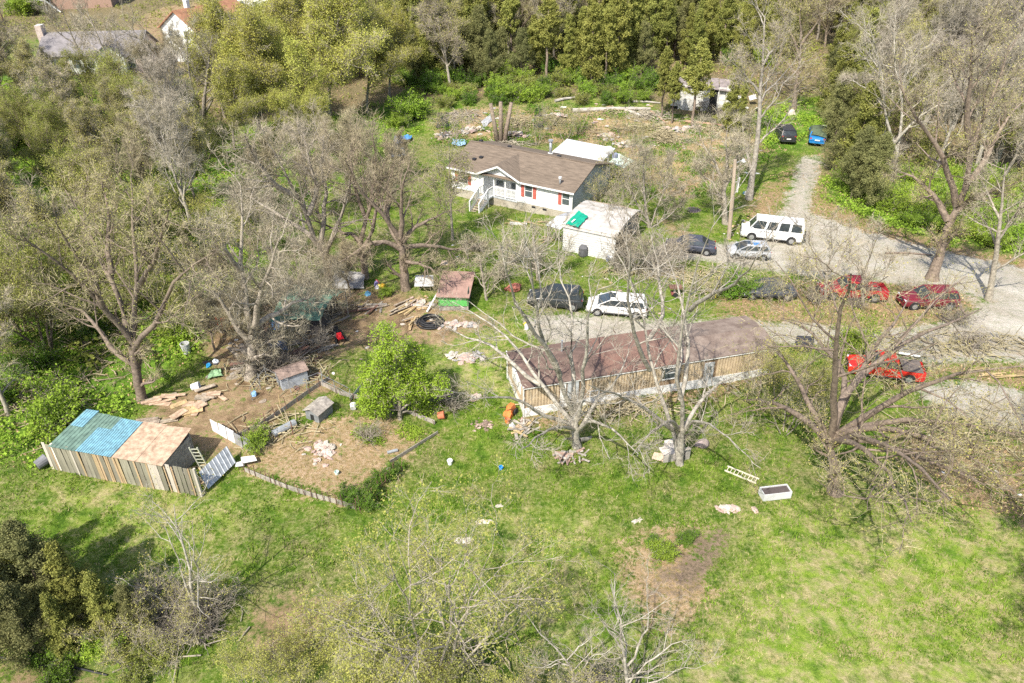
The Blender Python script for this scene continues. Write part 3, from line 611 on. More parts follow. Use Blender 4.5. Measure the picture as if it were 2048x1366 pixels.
single('dry_leaves', lumpy(random.Random(2), 2.2, 1.0, .1, 16, .3), mat('dry_leaf_litter', (.45, .35, .25), .95, .35, 8), 'drift of dry brown leaves on the rear edge of the garage roof', 'leaves', G.world(2.3, gd-1.1, gh+.42), G.a, kind='stuff')

# long trailer
T = Frame((1049, 834), (1540, 748)); tl, td, th = T.L, 3.9, 2.25
tr = thing('long_trailer', 'long tan ribbed trailer with maroon roof and white skirting under big bare trees', 'trailer', T.A, T.a)
M_tand = mat('trailer_groove_brown', (.27, .19, .12), .9, .2)
MB().box(0, tl, .03, td, .62, th-.04).build('body', M_tand, tr)
MB().box(-.0, tl, -.02, td+.02, -.3, .62).build('skirting', M_trim, tr)
gaps = [(2.35, 4.0), (9.4, 10.3), (12.35, 13.15)]
gaps = [(a*tl/17.6, b*tl/17.6) for a, b in gaps]
sx = MB(); x = .1
while x < tl-.2:
    if not any(a-.1 < x < b for a, b in gaps): sx.box(x, x+.145, -.012, .028, .62, th-.06)
    x += .19
sx.build('slats', M_tan, tr)['kind'] = 'stuff'
ex = MB(); y = .1
while y < td-.2: ex.box(-.035, -.004, y, y+.145, .62, th-.04); y += .19
ex.build('end_slats', M_tan, tr)['kind'] = 'stuff'
MB().box(-.1, tl+.1, -.09, -.02, th-.13, th+.0).build('eave_trim', M_trim, tr)
MB().box(-.12, -.05, -.09, td+.1, th-.12, th+.02).build('eave_trim', M_trim, tr)
MB().box(-.03, tl+.02, -.03, -.014, .56, .66).build('skirt_trim', M_trim, tr)
tm = td/2
for k, (xa, xb, mm) in enumerate(((-.12, tl*.31, 0), (tl*.31, tl*.62, 1), (tl*.62, tl+.12, 2))):
    mm = (M_roof2, mat('roof_rust_brown', (.17, .11, .085), .95, .4, 1.3, col2=(.22, .12, .09)), mat('roof_grey_brown', (.24, .19, .155), .95, .4, 1.3, col2=(.14, .1, .08)))[mm]
    MB().slab([(xa, -.1, th), (xb, -.1, th), (xb, tm, th+.32), (xa, tm, th+.32)], .06).build('roof', mm, tr)
    MB().slab([(xb, td+.1, th), (xa, td+.1, th), (xa, tm, th+.32), (xb, tm, th+.32)], .06).build('roof', mm, tr)
dx = gaps[0][0]; MB().box(dx, dx+.35, -.03, .02, .3, th-.13).build('corner_board', M_trim, tr)
d = MB().box(dx+.45, dx+1.15, -.04, .02, .35, th-.16).build('door', M_stepgrey, tr); MB().box(dx+1.02, dx+1.08, -.09, -.042, 1.1, 1.18).build('handle', M_metal, d)
window(tr, sum(gaps[1])/2, 1.15, 1.95, .8, -.0)
window(tr, dx+2.2, .78, 1.12, .5, -.012, M_tan, False)
d = MB().box(gaps[2][0]+.05, gaps[2][1]-.05, -.05, .02, .2, 1.85).build('door', M_stepgrey, tr); MB().box(gaps[2][0]+.2, gaps[2][1]-.2, -.06, -.052, 1.1, 1.6).build('pane', M_glass, d)
MB().box(-.09, -.04, -.03, .1, .0, th-.1).box(-.09, -.04, td-.1, td+.03, .0, th-.1).build('corner_board', M_trim, tr)
MB().box(-.08, -.037, .7, 2.6, 1.2, 1.9).build('boarded_window', M_trim, tr)
MB().tube([(3.2, 2.8, th+.2), (3.2, 2.8, th+1.0)], .07, 8).build('vent_pipe', M_metal, tr)

# wooden shed with board fence, lower left
S_ = Frame((103, 937), (404, 993)); fl_ = S_.L; fh = 1.85
xr0 = .075*fl_; xr1 = .8*fl_
sd = thing('plank_shed', 'low plank walled animal shed with blue metal and particle board roof', 'shed', S_.world(xr0, 0), S_.a)
W = xr1-xr0; rd = 2.5
rs_ = random.Random(11)
M_b = [mat('board_grey_green', (.3, .28, .21), .9, .4, 5, rnd=.6, stretch=(1, 1, .1)), mat('board_tan', (.5, .37, .22), .9, .35, 5, rnd=.5, stretch=(1, 1, .1)), mat('board_pale', (.6, .54, .45), .9, .25, 5, rnd=.3, stretch=(1, 1, .1))]
def boards(parent, xa, xb, gapf=.02, base=0.0, pat=None):
    x = xa; i = 0
    while x < xb-.08:
        w = rs_.choice((.14, .28, .3, .24, .12)) if pat is None else pat; w = min(w, xb-x)
        h = fh+rs_.uniform(-.08, .08); k = 1 if w < .15 else 0
        if rs_.random() < .12: k = 2
        off = -.03 if w < .15 else 0
        o = MB().box(-w/2+gapf/2, w/2-gapf/2, -.012, .012, -.25, h).build('board', M_b[k], parent); o.location = (x+w/2, off+rs_.uniform(-.008, .008), base); o.rotation_euler = (R_(rs_.uniform(-1, 1)), R_(rs_.uniform(-.9, .9)), 0)
        x += w; i += 1
boards(sd, 0, W)
MB().box(0, W, .03, .1, fh-.35, fh-.25).box(0, W, .03, .1, .3, .4).build('rail', M_woodgrey, sd)
hb = fh+.15
for a, b, c_ in ((.0, .05, rd), (W-.1, W-.02, rd-.1)): MB().box(a, b, .1, c_, .0, fh-.1).build('side_wall', M_woodgrey, sd)
MB().box(0, W, rd-.08, rd, .0, hb-.1).build('rear_wall', M_woodgrey, sd)
M_blue = mat('metal_blue', (.2, .4, .48), .6, .25, 3.5, col2=(.13, .24, .28)); M_grn = mat('metal_dark_green', (.16, .25, .2), .6, .3, 2.5)
def rp(x, y): return (x, y, fh+.05+(hb-fh)*(y/rd)*1.0)
def rpanel(xa, xb, ya, yb, mm, n, lift=0.0):
    o = Vector(rp(xa, ya))+Vector((0, 0, lift)); u = Vector(rp(xb, ya))-Vector(rp(xa, ya)); v = Vector(rp(xa, yb))-Vector(rp(xa, ya)); MB().corr(o, u, v, n, .03).build('roof_panel', mm, sd)
rpanel(-.1, W*.24, -.15, rd+.25, M_grn, 7); rpanel(W*.24, W*.5, -.15, rd*.68, M_blue, 12, .02)
rpanel(W*.5, W*.565, -.15, rd+.1, M_blue, 3, .022); rpanel(W*.24, W*.36, rd*.68, rd+.2, M_grn, 4, .0); rpanel(W*.36, W*.5, rd*.68, rd+.12, M_blue, 6, .021)
rpanel(W*.0, W*.12, rd*.6, rd+.35, M_blue, 5, .05)
for i, (a, b) in enumerate(((W*.565, W*.78), (W*.78, W+.1))):
    o = MB().slab([rp(a+.01, -.12), rp(b-.01, -.12), rp(b-.01, rd*.55), rp(a+.01, rd*.55)], .03).build('roof_sheet', M_osb, sd)
    o = MB().slab([rp(a+.01, rd*.55+.01), rp(b-.01, rd*.55+.01), rp(b-.01-.1*i, rd+.25), rp(a+.01, rd+.15)], .03).build('roof_sheet', M_osb, sd)
def fence_run(xa, xb, label):
    t = thing('board_fence', label, 'fence', S_.world(xa, 0), S_.a)
    boards(t, 0, xb-xa-.05, .05); MB().box(0, xb-xa, .03, .1, fh-.4, fh-.3).box(0, xb-xa, .03, .1, .3, .4).build('rail', M_woodgrey, t)
    MB().box(xb-xa-.06, xb-xa+.05, -.03, .09, -.3, fh+.08).build('post', M_b[2], t)
fence_run(0, xr0-.03, 'short pale picket end of the plank fence beside the green metal roof')
fence_run(xr1+.03, fl_, 'grey weathered board fence end beside the leaning ladder')
def ladder(name, a, b, w, n, mm, label):
    a, b = Vector(a), Vector(b); d = b-a; s = d.cross(Vector((0, 0, 1))).normalized()*w/2 if abs(d.normalized().z) < .95 else Vector((w/2, 0, 0))
    t = thing(name, label, 'ladder', a)
    for k in (-1, 1): MB().bar(s*k, d+s*k, .05, .07).build('side_rail', mm, t)
    for i in range(n): q = d*((i+.5)/n); MB().bar(q-s, q+s, .035).build('rung', mm, t)
M_cream = mat('cream_wood', (.7, .64, .48), .7, .15)
a = at(416, 948); b = at_h(386, 895, S_.z+2.0); ladder('wooden_ladder', a, b, .42, 8, mat('ladder_olive', (.5, .5, .38), .7, .15), 'greenish ladder leaning on the particle board shed roof')
a = at(1515, 964); b = at(1452, 938); a.z += .06; b.z += .06; ladder('wooden_ladder', a, b, .42, 9, M_cream, 'cream wooden ladder lying in the grass by the white box')
a, b = at(405, 985), at(462, 935); q = [(0, 0, .15), tuple(b-a+Vector((0, 0, .3))), tuple(b-a+Vector((-.5, .5, 1.0))), (-.5, .5, .9)]
o = MB(); u = Vector(q[1])-Vector(q[0]); v = Vector(q[3])-Vector(q[0]); o.corr(q[0], u, v, 8, .02); single('corrugated_sheet', o, M_metal, 'grey corrugated metal sheet leaning past the end of the plank fence', 'metal sheet', a+Vector((.3, .1, 0)))
for k, (px, py, a_, l_, w_, lab) in enumerate(((400, 935, 20, 1.6, .09, 'tan post leaning inside the shed opening'), (408, 950, -50, 1.4, .14, 'short tan plank lying beside the leaning ladder'), (398, 962, -40, .9, .2, 'wide yellow board piece behind the fence end'))):
    p = at(px, py); single('loose_board', MB().box(-l_/2, l_/2, -w_/2, w_/2, .1, .14), M_woodnew, lab, 'board', p, R_(a_))
# thin sheet partition
A, B = at(425, 862), at(503, 905)
dv = B-A; ang = math.atan2(dv.y, dv.x); n_ = 5; t = thing('sheet_partition', 'thin partition of upright white and grey metal sheets across the dirt yard', 'partition', A, ang); ll = math.hypot(dv.x, dv.y)
for i in range(n_):
    o = MB().box(.02, ll/n_-.02, -.01, .01, 0, .85).build('panel', M_trim if i < 3 else M_metal, t); o.location = (ll*i/n_, rs_.uniform(-.03, .03), rs_.uniform(-.1, .05)); o.rotation_euler = (R_(rs_.uniform(-8, 4)), 0, 0)

# ------------------------------------------------------------ big trees one can tell apart
D4 = (9, 7, 6, 4)
hero('big_bare_tree', 'huge spreading bare tree with thick single trunk behind the white box on the lawn', [
  [(1672,985),(1668,940),(1661,890),(1664,850)], [(1662,885),(1690,800),(1720,740),(1755,690),(1790,640),(1818,600)], [(1663,870),(1668,800),(1667,740),(1672,650),(1692,590),(1700,540)],
  [(1661,880),(1690,790),(1694,750),(1662,700),(1622,660),(1560,635)], [(1666,875),(1750,820),(1850,765),(1940,740),(2040,735)], [(1658,880),(1600,830),(1540,800),(1475,800)],
  [(1664,880),(1730,850),(1820,835),(1920,845),(2030,870)], [(1660,885),(1640,850),(1605,780),(1575,720),(1530,690)], [(1668,880),(1740,880),(1810,900),(1880,930),(1950,960)],[(1664,860),(1700,760),(1780,700),(1880,650),(1960,620)],
  ([(1668,885),(1710,868),(1770,885),(1840,935),(1900,1000)], -.95), ([(1665,885),(1700,880),(1750,915),(1790,970),(1820,1040)], -1.0), ([(1668,870),(1740,850),(1850,870),(1960,920),(2040,990)], -.7)],
  .38, 2, 21, depth=.95, dens=(7,5,4,3), leaf='bud', nleaf=9000, lsize=.07, twid=.02)
hero('double_bare_tree', 'tall pale double stemmed bare tree in front of the middle of the long trailer', [
  [(1360,928),(1362,880),(1363,850)], [(1357,920),(1345,860),(1325,790),(1300,740),(1297,680),(1288,630),(1275,570),(1247,520),(1212,470)], [(1363,900),(1366,850),(1362,780),(1350,700),(1368,640),(1380,575),(1404,515),(1420,470)],
  [(1360,800),(1374,740),(1377,690),(1372,625),(1345,560),(1330,500)], [(1300,740),(1280,700),(1258,640),(1255,560),(1262,500)], [(1365,860),(1400,800),(1430,770),(1500,740)], [(1345,860),(1290,820),(1240,790),(1180,770)],
  [(1297,680),(1330,620),(1320,560),(1300,470)], [(1380,620),(1420,590),(1470,570),(1510,530)], ([(1364,870),(1385,840),(1430,850),(1480,900)], -.9), ([(1358,860),(1340,840),(1300,860),(1265,910)], -.8)], .24, 1, 33, depth=.7, dens=(6,5,4,2), reach=.75, twid=.018, tw=.5)
hero('clustered_bare_tree', 'many limbed leaning bare tree in front of the left door of the long trailer', [
  [(1155,895),(1150,850),(1146,800)], [(1150,850),(1110,800),(1082,770),(1053,720),(1024,681),(970,640),(905,605)], [(1148,830),(1120,751),(1076,672),(1070,605),(1060,530),(1050,480)],
  [(1150,820),(1147,760),(1138,690),(1152,640),(1132,590),(1118,520)], [(1155,840),(1168,780),(1163,730),(1178,680),(1175,620),(1200,560)], [(1160,860),(1190,800),(1230,770),(1260,700)], [(1145,850),(1090,830),(1040,800),(985,790),(930,800)],
  [(1082,770),(1040,740),(990,690),(940,680),(890,650)],[(1120,751),(1100,700),(1050,640),(1020,580),(1010,500)], [(1158,880),(1200,870),(1240,860),(1270,880)], ([(1152,860),(1120,850),(1080,870),(1040,900)], -.8), ([(1157,860),(1180,840),(1230,860),(1275,910)], -.9)], .26, 1, 47, depth=.7, dens=(6,5,4,2), reach=.75, twid=.018, tw=.5)
hero('roadside_tree', 'massive leaning bare tree rising from grass tuft at the gravel edge beside the maroon car', [
  [(1865,558),(1878,510),(1893,460),(1912,410)], [(1893,460),(1930,380),(1942,300),(1962,240),(2000,170),(2020,90)], [(1912,410),(1895,330),(1862,270),(1830,240),(1800,170)], [(1930,380),(1975,310),(2010,240),(2048,200)],
  [(1900,440),(1935,400),(1990,380),(2048,360)], [(1895,440),(1860,380),(1820,350),(1790,345)], [(1942,300),(1930,220),(1945,140),(1940,60)]], .5, 2, 51, depth=.3, dens=(8,6,5,3), leaf='bud', nleaf=9000, lsize=.07)
hero('forked_pale_tree', 'slender pale tree forked near its foot at the wood edge east of the covered car', [
  [(1787,362),(1792,320),(1794,296)], [(1793,300),(1785,270),(1765,220),(1768,165),(1750,110),(1738,50)], [(1794,300),(1803,250),(1804,200),(1795,150),(1785,90),(1790,30)], [(1790,285),(1825,245),(1870,210),(1920,200)], [(1768,215),(1740,180),(1700,160)]],
  .3, 1, 52, depth=.25, dens=(9,7,6,4))
hero('yard_edge_tree', 'tall thin bare tree standing by the utility pole with forked top', [
  [(1498,398),(1506,350),(1515,290),(1519,240),(1522,170),(1527,90),(1529,30)], [(1505,350),(1494,310),(1487,270),(1484,240)], [(1521,190),(1490,150),(1460,120)], [(1525,130),(1550,90),(1570,40)]], .33, 1, 53, dens=(9,7,6,4), leaf='bud', nleaf=8000, lsize=.07, depth=.2)
hero('pollarded_tree', 'pruned bare tree with brushy twigs close behind the utility pole', [
  [(1452,448),(1449,400),(1447,360)], [(1449,380),(1455,330),(1450,290),(1455,250)], [(1447,370),(1430,320),(1405,290),(1398,260)], [(1450,375),(1470,330),(1480,290)], [(1448,400),(1420,360),(1390,340)]], .3, 0, 54, dens=(8,6,6,4), depth=.12)
hero('hillside_bare_tree', 'upright bare tree behind the black and the covered car on the grassy clearing', [
  [(1588,218),(1592,170),(1600,120),(1603,75)], [(1600,120),(1580,60),(1560,20),(1550,-30)], [(1603,90),(1630,50),(1660,10),(1680,-30)], [(1602,80),(1600,30),(1605,-30)], [(1592,170),(1620,150),(1660,170)], [(1595,150),(1570,120),(1540,100)]], .33, 2, 55, dens=(8,6,5,3), depth=.3, leaf='bud', nleaf=9000, lsize=.09)
hero('grey_yard_tree', 'bare tree with curved arm and twin stems beside the grey tarp', [
  [(731,556),(727,517),(721,482)], [(721,482),(732,438),(745,400),(752,340),(748,280)], [(721,484),(700,462),(676,467),(655,450),(620,440)], [(724,500),(745,470),(750,420),(775,370),(790,320)], [(745,400),(770,350),(810,310)], [(732,438),(715,390),(700,330),(705,270)]],
  .34, 2, 56, dens=(9,6,5,3), depth=.25, tw=.6)
hero('leaning_limb_tree', 'broad bare tree with long limbs reaching left beside the green canopy in the dirt yard', [
  [(660,560),(654,525),(644,500)], [(644,500),(609,458),(576,441),(530,415),(480,385)], [(644,500),(626,475),(616,429),(594,395),(562,335),(540,290)], [(640,495),(650,440),(655,390),(640,330),(650,270)], [(650,520),(665,470),(690,410),(700,350)], [(616,429),(640,380),(620,320),(600,260)], [(594,395),(550,370),(510,320),(490,270)]],
  .42, 0, 57, dens=(9,7,5,3), depth=.35)
hero('wide_crowned_tree', 'low bare tree with wide horizontal limbs between the dirt yard and the house lawn', [
  [(812,578),(806,525),(801,482)], [(801,484),(787,452),(745,409),(710,370),(690,320)], [(801,490),(830,450),(860,440),(900,420)], [(803,500),(770,480),(730,490),(690,520),(650,540)], [(803,495),(850,490),(900,500),(950,495)], [(801,482),(805,430),(800,380),(820,330)], [(800,486),(770,430),(780,370),(760,310)], [(806,520),(850,530),(890,560)]],
  .4, 2, 58, dens=(8,6,5,3), depth=.35)
hero('great_left_tree', 'great bare tree with fan of long limbs above the particle board scraps', [
  [(284,800),(272,737),(262,690)], [(266,690),(262,652),(275,576),(278,537),(268,480),(264,420),(262,350)], [(262,680),(231,646),(205,614),(172,575),(138,540),(80,500),(30,470)], [(264,685),(249,628),(234,587),(223,546),(199,520),(181,467),(162,430),(130,380)],
  [(268,700),(293,664),(322,628),(334,587),(351,555),(385,530),(425,505)], [(270,730),(231,713),(211,681),(187,640),(150,611),(110,620)], [(275,576),(300,540),(320,480),(340,420)], [(223,546),(215,480),(220,410),(200,350)], [(205,614),(190,560),(140,500),(110,440)]],
  .34, 2, 59, dens=(7,6,5,3), depth=.6, leaf='bud', nleaf=8000, lsize=.07)
hero('grey_slanted_tree', 'grey crooked bare tree between the red chairs and the blue sheet', [
  [(500,755),(503,700),(507,660)], [(507,660),(510,630),(525,580),(540,530),(560,480)], [(506,670),(488,610),(480,540),(484,470),(478,420),(482,370)], [(503,690),(470,650),(440,600),(410,560)], [(508,650),(550,630),(590,600),(640,590)], [(482,540),(450,500),(430,450)], [(503,700),(540,680),(590,670)]],
  .4, 0, 60, dens=(9,6,5,3), depth=.3)
hero('many_stemmed_tree', 'dark many stemmed bare tree at the edge of the yellow green grove', [
  [(410,268),(407,220),(411,175),(417,120),(425,70)], [(404,250),(369,190),(346,158),(316,117),(278,73),(243,35)], [(408,240),(385,180),(375,120),(372,60)], [(407,230),(440,170),(450,110),(462,60)], [(346,158),(350,110),(335,60)]], .32, 0, 61, dens=(8,6,5,3), depth=.3)
hero('slanting_twin_tree', 'slanting thin bare tree in front of the grey roofed brick house', [
  [(257,200),(234,152),(217,117),(190,60),(170,10)], [(234,152),(240,100),(225,50)], [(217,117),(180,90),(150,50)]], .22, 0, 62, dens=(9,7,6,4), depth=.2)
hero('slanting_twin_tree', 'bare tree leaning left before the chimney end of the grey roofed brick house', [
  [(192,165),(164,117),(138,59),(120,10)], [(164,117),(172,70),(160,20)], [(150,90),(110,60),(90,20)]], .22, 0, 63, dens=(9,7,6,4), depth=.2)
hero('budding_tree', 'yellow budding many stemmed tree at the bottom centre of the lawn', [
  [(890,1400),(880,1340),(872,1300)], [(866,1366),(846,1302),(826,1242),(808,1198),(790,1150),(765,1080)], [(900,1340),(897,1273),(880,1213),(861,1138),(850,1070)], [(903,1330),(915,1280),(930,1230),(950,1170),(985,1110)], [(850,1340),(800,1300),(766,1251),(735,1190),(700,1150)],
  [(880,1350),(898,1260),(900,1168),(890,1090)], [(905,1350),(960,1290),(1010,1240),(1060,1190)], [(870,1370),(780,1310),(720,1270),(670,1250)]], .12, 0, 64, dens=(8,5,4,3), depth=.3, leaf='muted', nleaf=17000, lsize=.07, tw=.35, twid=.009, fine=.5)
hero('bare_sapling_clump', 'clump of thin pale bare saplings leaning out of the dark brush at the lower left', [
  [(398,1240),(385,1180),(372,1110),(358,1060),(345,1010)], [(396,1240),(375,1170),(350,1110),(335,1070),(310,1030)], [(398,1235),(395,1160),(390,1100),(385,1040)], [(365,1260),(340,1210),(300,1180),(255,1165),(215,1155)], [(390,1240),(330,1232),(290,1238),(255,1245)], [(402,1240),(415,1180),(430,1120)]],
  .1, 1, 65, dens=(5,4,3,3), depth=.15, tw=.3, twid=.009, fine=.5, leaf='bud', nleaf=1800, lsize=.06)
hero('bare_sapling', 'thin leafless sapling leaning over the lawn at the bottom edge', [
  [(1160,1400),(1140,1330),(1110,1290),(1075,1262)], [(1140,1330),(1115,1325),(1085,1345)], [(1135,1320),(1170,1290),(1200,1260)], [(1150,1360),(1190,1310),(1240,1290)]], .09, 1, 66, dens=(5,4,3,3), depth=.1, tw=.3, twid=.009, fine=.5)
hero('twiggy_tree', 'thin grey pink twiggy tree in front of the straw coloured patch', [
  [(1258,1420),(1254,1340),(1246,1270),(1232,1210),(1222,1170)], [(1255,1330),(1285,1280),(1300,1220),(1290,1160)], [(1250,1300),(1210,1250),(1190,1220)], [(1256,1370),(1300,1320),(1340,1290),(1390,1280)], [(1258,1390),(1330,1350),(1420,1330)]], .1, 1, 67, dens=(5,4,3,3), depth=.12, tw=.35, twid=.009, fine=.5)
hero('thin_lawn_tree', 'thin leafy tree alone in front of the house steps', [[(905,480),(902,430),(899,380),(900,330),(897,280)], [(902,430),(885,390),(880,350)], [(901,400),(915,360),(920,320)]], .13, 0, 68, dens=(10,7,5,3), leaf='olive', nleaf=2500, lsize=.1, depth=.08, tw=.4)
sg = thing('snag_tree', 'cluster of three pale sawn off trunks standing behind the roof of the white house', 'tree', at(1001, 287))
for dx, tx, hh in ((-.3, -1.0, 4.6), (.05, .0, 4.8), (.4, 1.1, 4.7)):
    o_ = MB().tube([(dx, 0, -.3), (dx+tx*.35, .1, hh*.45), (dx+tx*.8, .15, hh)], [.3, .24, .2], 10).build('trunk', BARK[2], sg, True)
hero('stem_tree', 'bare thin tree rising beside the rear corner of the metal garage', [[(1300,455),(1290,400),(1285,350),(1290,300)], [(1300,450),(1270,400),(1250,360),(1235,320)], [(1302,450),(1320,400),(1340,360),(1345,320)], [(1298,450),(1250,420),(1215,395)], [(1303,455),(1345,430),(1370,390)]], .16, 0, 70, dens=(9,7,6,4), depth=.2, tw=.45)
hero('young_bare_tree', 'young bare tree with open crown between the red pickup and the gravel lot', [[(1651,600),(1652,570),(1655,545)], [(1655,548),(1630,510),(1610,480),(1600,445)], [(1655,548),(1665,500),(1660,460),(1665,430)], [(1656,550),(1685,515),(1700,480),(1705,450)], [(1652,570),(1620,545),(1585,520)]], .13, 0, 71, dens=(8,5,4,3), depth=.12, tw=.35, twid=.015)
hero('young_bare_tree', 'grey twiggy small tree standing behind the bed of the red pickup', [[(1728,610),(1727,575),(1725,550)], [(1725,555),(1740,510),(1755,480),(1760,450)], [(1726,560),(1705,520),(1700,490)], [(1727,570),(1770,540),(1800,510)]], .13, 0, 72, dens=(7,5,4,3), depth=.15, tw=.4)
hero('young_bare_tree', 'small grey tree leaning over the roof of the white minivan', [[(1320,560),(1300,510),(1280,480),(1275,440)], [(1310,540),(1340,500),(1370,480)], [(1300,515),(1260,500),(1230,480)]], .14, 0, 73, dens=(9,7,5,3), depth=.15, tw=.4)
hero('road_trunk', 'dark slim leaning tree at the gravel edge east of the big leaning tree', [[(1978,600),(1988,540),(1996,480),(2005,400),(2012,330)], [(1996,480),(2025,430),(2060,400)], [(2000,440),(1975,390),(1960,350)], [(2010,350),(2040,290),(2070,240)]], .26, 0, 74, dens=(8,6,5,3), depth=.2)
hero('twiggy_grey_tree', 'low grey twiggy tree on the grass above the dark parked car', [[(1075,560),(1070,510),(1068,470)], [(1072,530),(1040,490),(1020,460)], [(1072,520),(1100,480),(1120,450)], [(1075,550),(1120,520),(1150,500)], [(1073,540),(1030,530),(985,520),(960,500)]], .12, 0, 75, dens=(7,5,4,3), depth=.2, tw=.4)
hero('twiggy_grey_tree', 'sparse grey tree beside the brown roofed green shed', [[(975,600),(965,560),(960,520)], [(968,570),(990,530),(1010,500)], [(968,575),(945,540),(930,500)], [(972,590),(1000,560),(1035,540)]], .11, 0, 76, dens=(7,5,4,3), depth=.15, tw=.4)

# ------------------------------------------------------------ kinds of trees copied through the woods
PROTO = {
 'tall_cedar': [cedar_proto(114, 12, 'cedar', width=.19, low=.42, n=24000), cedar_proto(115, 10.5, 'cedar', width=.2, low=.35, n=22000, nb=90)],
 'bare': [tree_proto(101, 'bare_tree', 10, 0, leaf='bud', nleaf=3500, lsize=.11, limbs=9), tree_proto(102, 'bare_tree', 11, 2, 'spreading', limbs=8, dens=(9,7,6,4)), tree_proto(103, 'bare_tree', 12, 1, limbs=10, spread=32, dens=(7,6,6,4)), tree_proto(109, 'bare_tree', 9, 0, 'multi', spread=45, dens=(10,7,6,4))],
 'bud': [tree_proto(104, 'budding_tree', 9.5, 0, leaf='bud', nleaf=15000, lsize=.1), tree_proto(105, 'budding_tree', 9, 2, 'multi', leaf='olive', nleaf=15000, lsize=.11, spread=40, dens=(9,7,6,3))],
 'yellow': [tree_proto(106, 'yellow_green_tree', 11, 0, leaf='yellow', nleaf=40000, lsize=.12, spread=45, limbs=12, jit=.2), tree_proto(107, 'yellow_green_tree', 10, 2, 'multi', leaf='yellow', nleaf=36000, lsize=.12, spread=50, dens=(10,7,6,3), jit=.2)],
 'small': [tree_proto(108, 'budding_sapling', 4.5, 0, 'multi', leaf='muted', nleaf=5500, lsize=.075, spread=40, tw=.3, twid=.009, dens=(6,5,3,3), fine=.5, rad=.05), tree_proto(110, 'budding_sapling', 4.5, 0, 'multi', leaf='bud', nleaf=1500, lsize=.08, spread=48, tw=.35, twid=.011, dens=(6,5,3,3), fine=.7, rad=.055)],
 'cedar': [cedar_proto(111, 9, 'cedar', width=.18, n=34000, ls=.135), cedar_proto(112, 10.5, 'cedar', width=.155, n=34000, ls=.135), cedar_proto(113, 7, 'cedar_dark', width=.27, n=50000, ls=.09)],
 'bush': [bush_proto(121, 1.6, 1.5, 'bright', 9000), bush_proto(122, 1.4, 1.3, 'green', 8000), bush_proto(123, 1.5, 1.2, 'olive', 5000)],
 'shrub': [bush_proto(124, 1.5, 1.3, None, 0, name='bare_shrub', stems=22)],
}
USED = set()
rp_ = random.Random(77)
def plant(kind, px, py, s, label, group, i=None, wh=None):
    ps = PROTO[kind]; k = rp_.randrange(len(ps)) if i is None else i; pr = ps[k]
    p = at(px, py) if wh is None else Vector((wh[0], wh[1], gz(*wh)))
    sc_ = s*rp_.uniform(.85, 1.18); sv = (sc_*rp_.uniform(.88, 1.12), sc_*rp_.uniform(.88, 1.12), sc_); rz = rp_.uniform(0, 6.28)
    if pr.name not in USED:
        USED.add(pr.name); pr.location = p; pr.rotation_euler = (0, 0, rz); pr.scale = sv; o = pr
    else: o = dup(pr, p, rz, sv)
    o['label'] = label
    if group: o['group'] = group
    elif 'group' in o: del o['group']
    return o
def scatter(kind, poly, n, s, label, group, mind=2.0, i=None, seed=0, avoid=()):
    """n feet inside a pixel polygon, kept apart on the ground"""
    r = random.Random(seed); W_ = [tuple(at(a, max(b, -140))[:2]) for a, b in poly]; xs = [p[0] for p in W_]; ys = [p[1] for p in W_]; pts = []; tries = 0
    while len(pts) < n and tries < n*60:
        tries += 1; x, y = r.uniform(min(xs), max(xs)), r.uniform(min(ys), max(ys))
        if sdist(np.array([x]), np.array([y]), W_)[0] < 0: continue
        if any((x-a)**2+(y-b)**2 < mind**2 for a, b in pts): continue
        if any((x-a)**2+(y-b)**2 < rr*rr for a, b, rr in avoid): continue
        pts.append((x, y)); plant(kind, 0, 0, s, label, group, i, (x, y))
AV = [(*at(160, 150)[:2], 15), (*at(380, 90)[:2], 14), (*at(480, 10)[:2], 16), (*at(60, 60)[:2], 18), (*at(150, 20)[:2], 20)]
WL = [(-60,210),(120,190),(300,240),(420,300),(430,420),(400,540),(330,560),(220,720),(120,860),(-60,880)]
scatter('bare', WL, 10, .8, 'grey brown bare tree in the western wood beside the dirt yard', 'bare trees of the western wood', 3.2, seed=1)
scatter('bud', WL, 34, .78, 'brown budding tree in the western wood beside the dirt yard', 'budding trees of the western wood', 3.0, seed=2)
scatter('bush', WL, 80, .8, 'green bush in the undergrowth of the western wood', 'bushes of the western wood', 1.6, seed=3)
scatter('small', [(250,430),(520,400),(560,500),(420,580),(380,680),(250,700)], 14, 1.0, 'thin budding sapling at the edge of the western wood', 'saplings of the western wood', 2.0, seed=4)
WT = [(-150,215),(250,250),(420,270),(430,330),(200,330),(-150,330)]
scatter('bud', WT, 18, .62, 'olive brown budding tree below the brick house with the grey roof', 'budding trees below the far houses', 3.5, seed=5, avoid=AV)
scatter('bud', [(420,120),(700,130),(800,60),(760,-50),(560,-50),(560,60)], 22, 1.1, 'olive budding tree behind the yellow green grove', 'budding trees behind the grove', 4, seed=40, avoid=AV)
scatter('bare', [(-100,140),(60,140),(60,230),(-100,260)], 4, .9, 'bare tree west of the chimney of the grey roofed brick house', 'bare trees by the far chimney', 4, seed=6)
for px, py, s in ((150,205,.5),(215,200,.55),(300,160,.6),(345,150,.6),(395,160,.75),(120,175,.5)): plant('bare', px, py, s*.9, 'bare tree screening the far houses with thin upright branches', 'bare trees before the far houses')
for px, py, s in ((450,235,1.0),(520,262,1.15),(590,262,1.1),(660,240,1.15),(735,225,.95),(500,180,1.1),(575,175,1.15),(655,160,1.1),(470,300,.75),(620,300,.7),(720,150,1.1),(780,200,.8)): plant('yellow', px, py, s, 'large yellow green tree in leaf between the far houses and the cedars', 'yellow green trees of the grove')
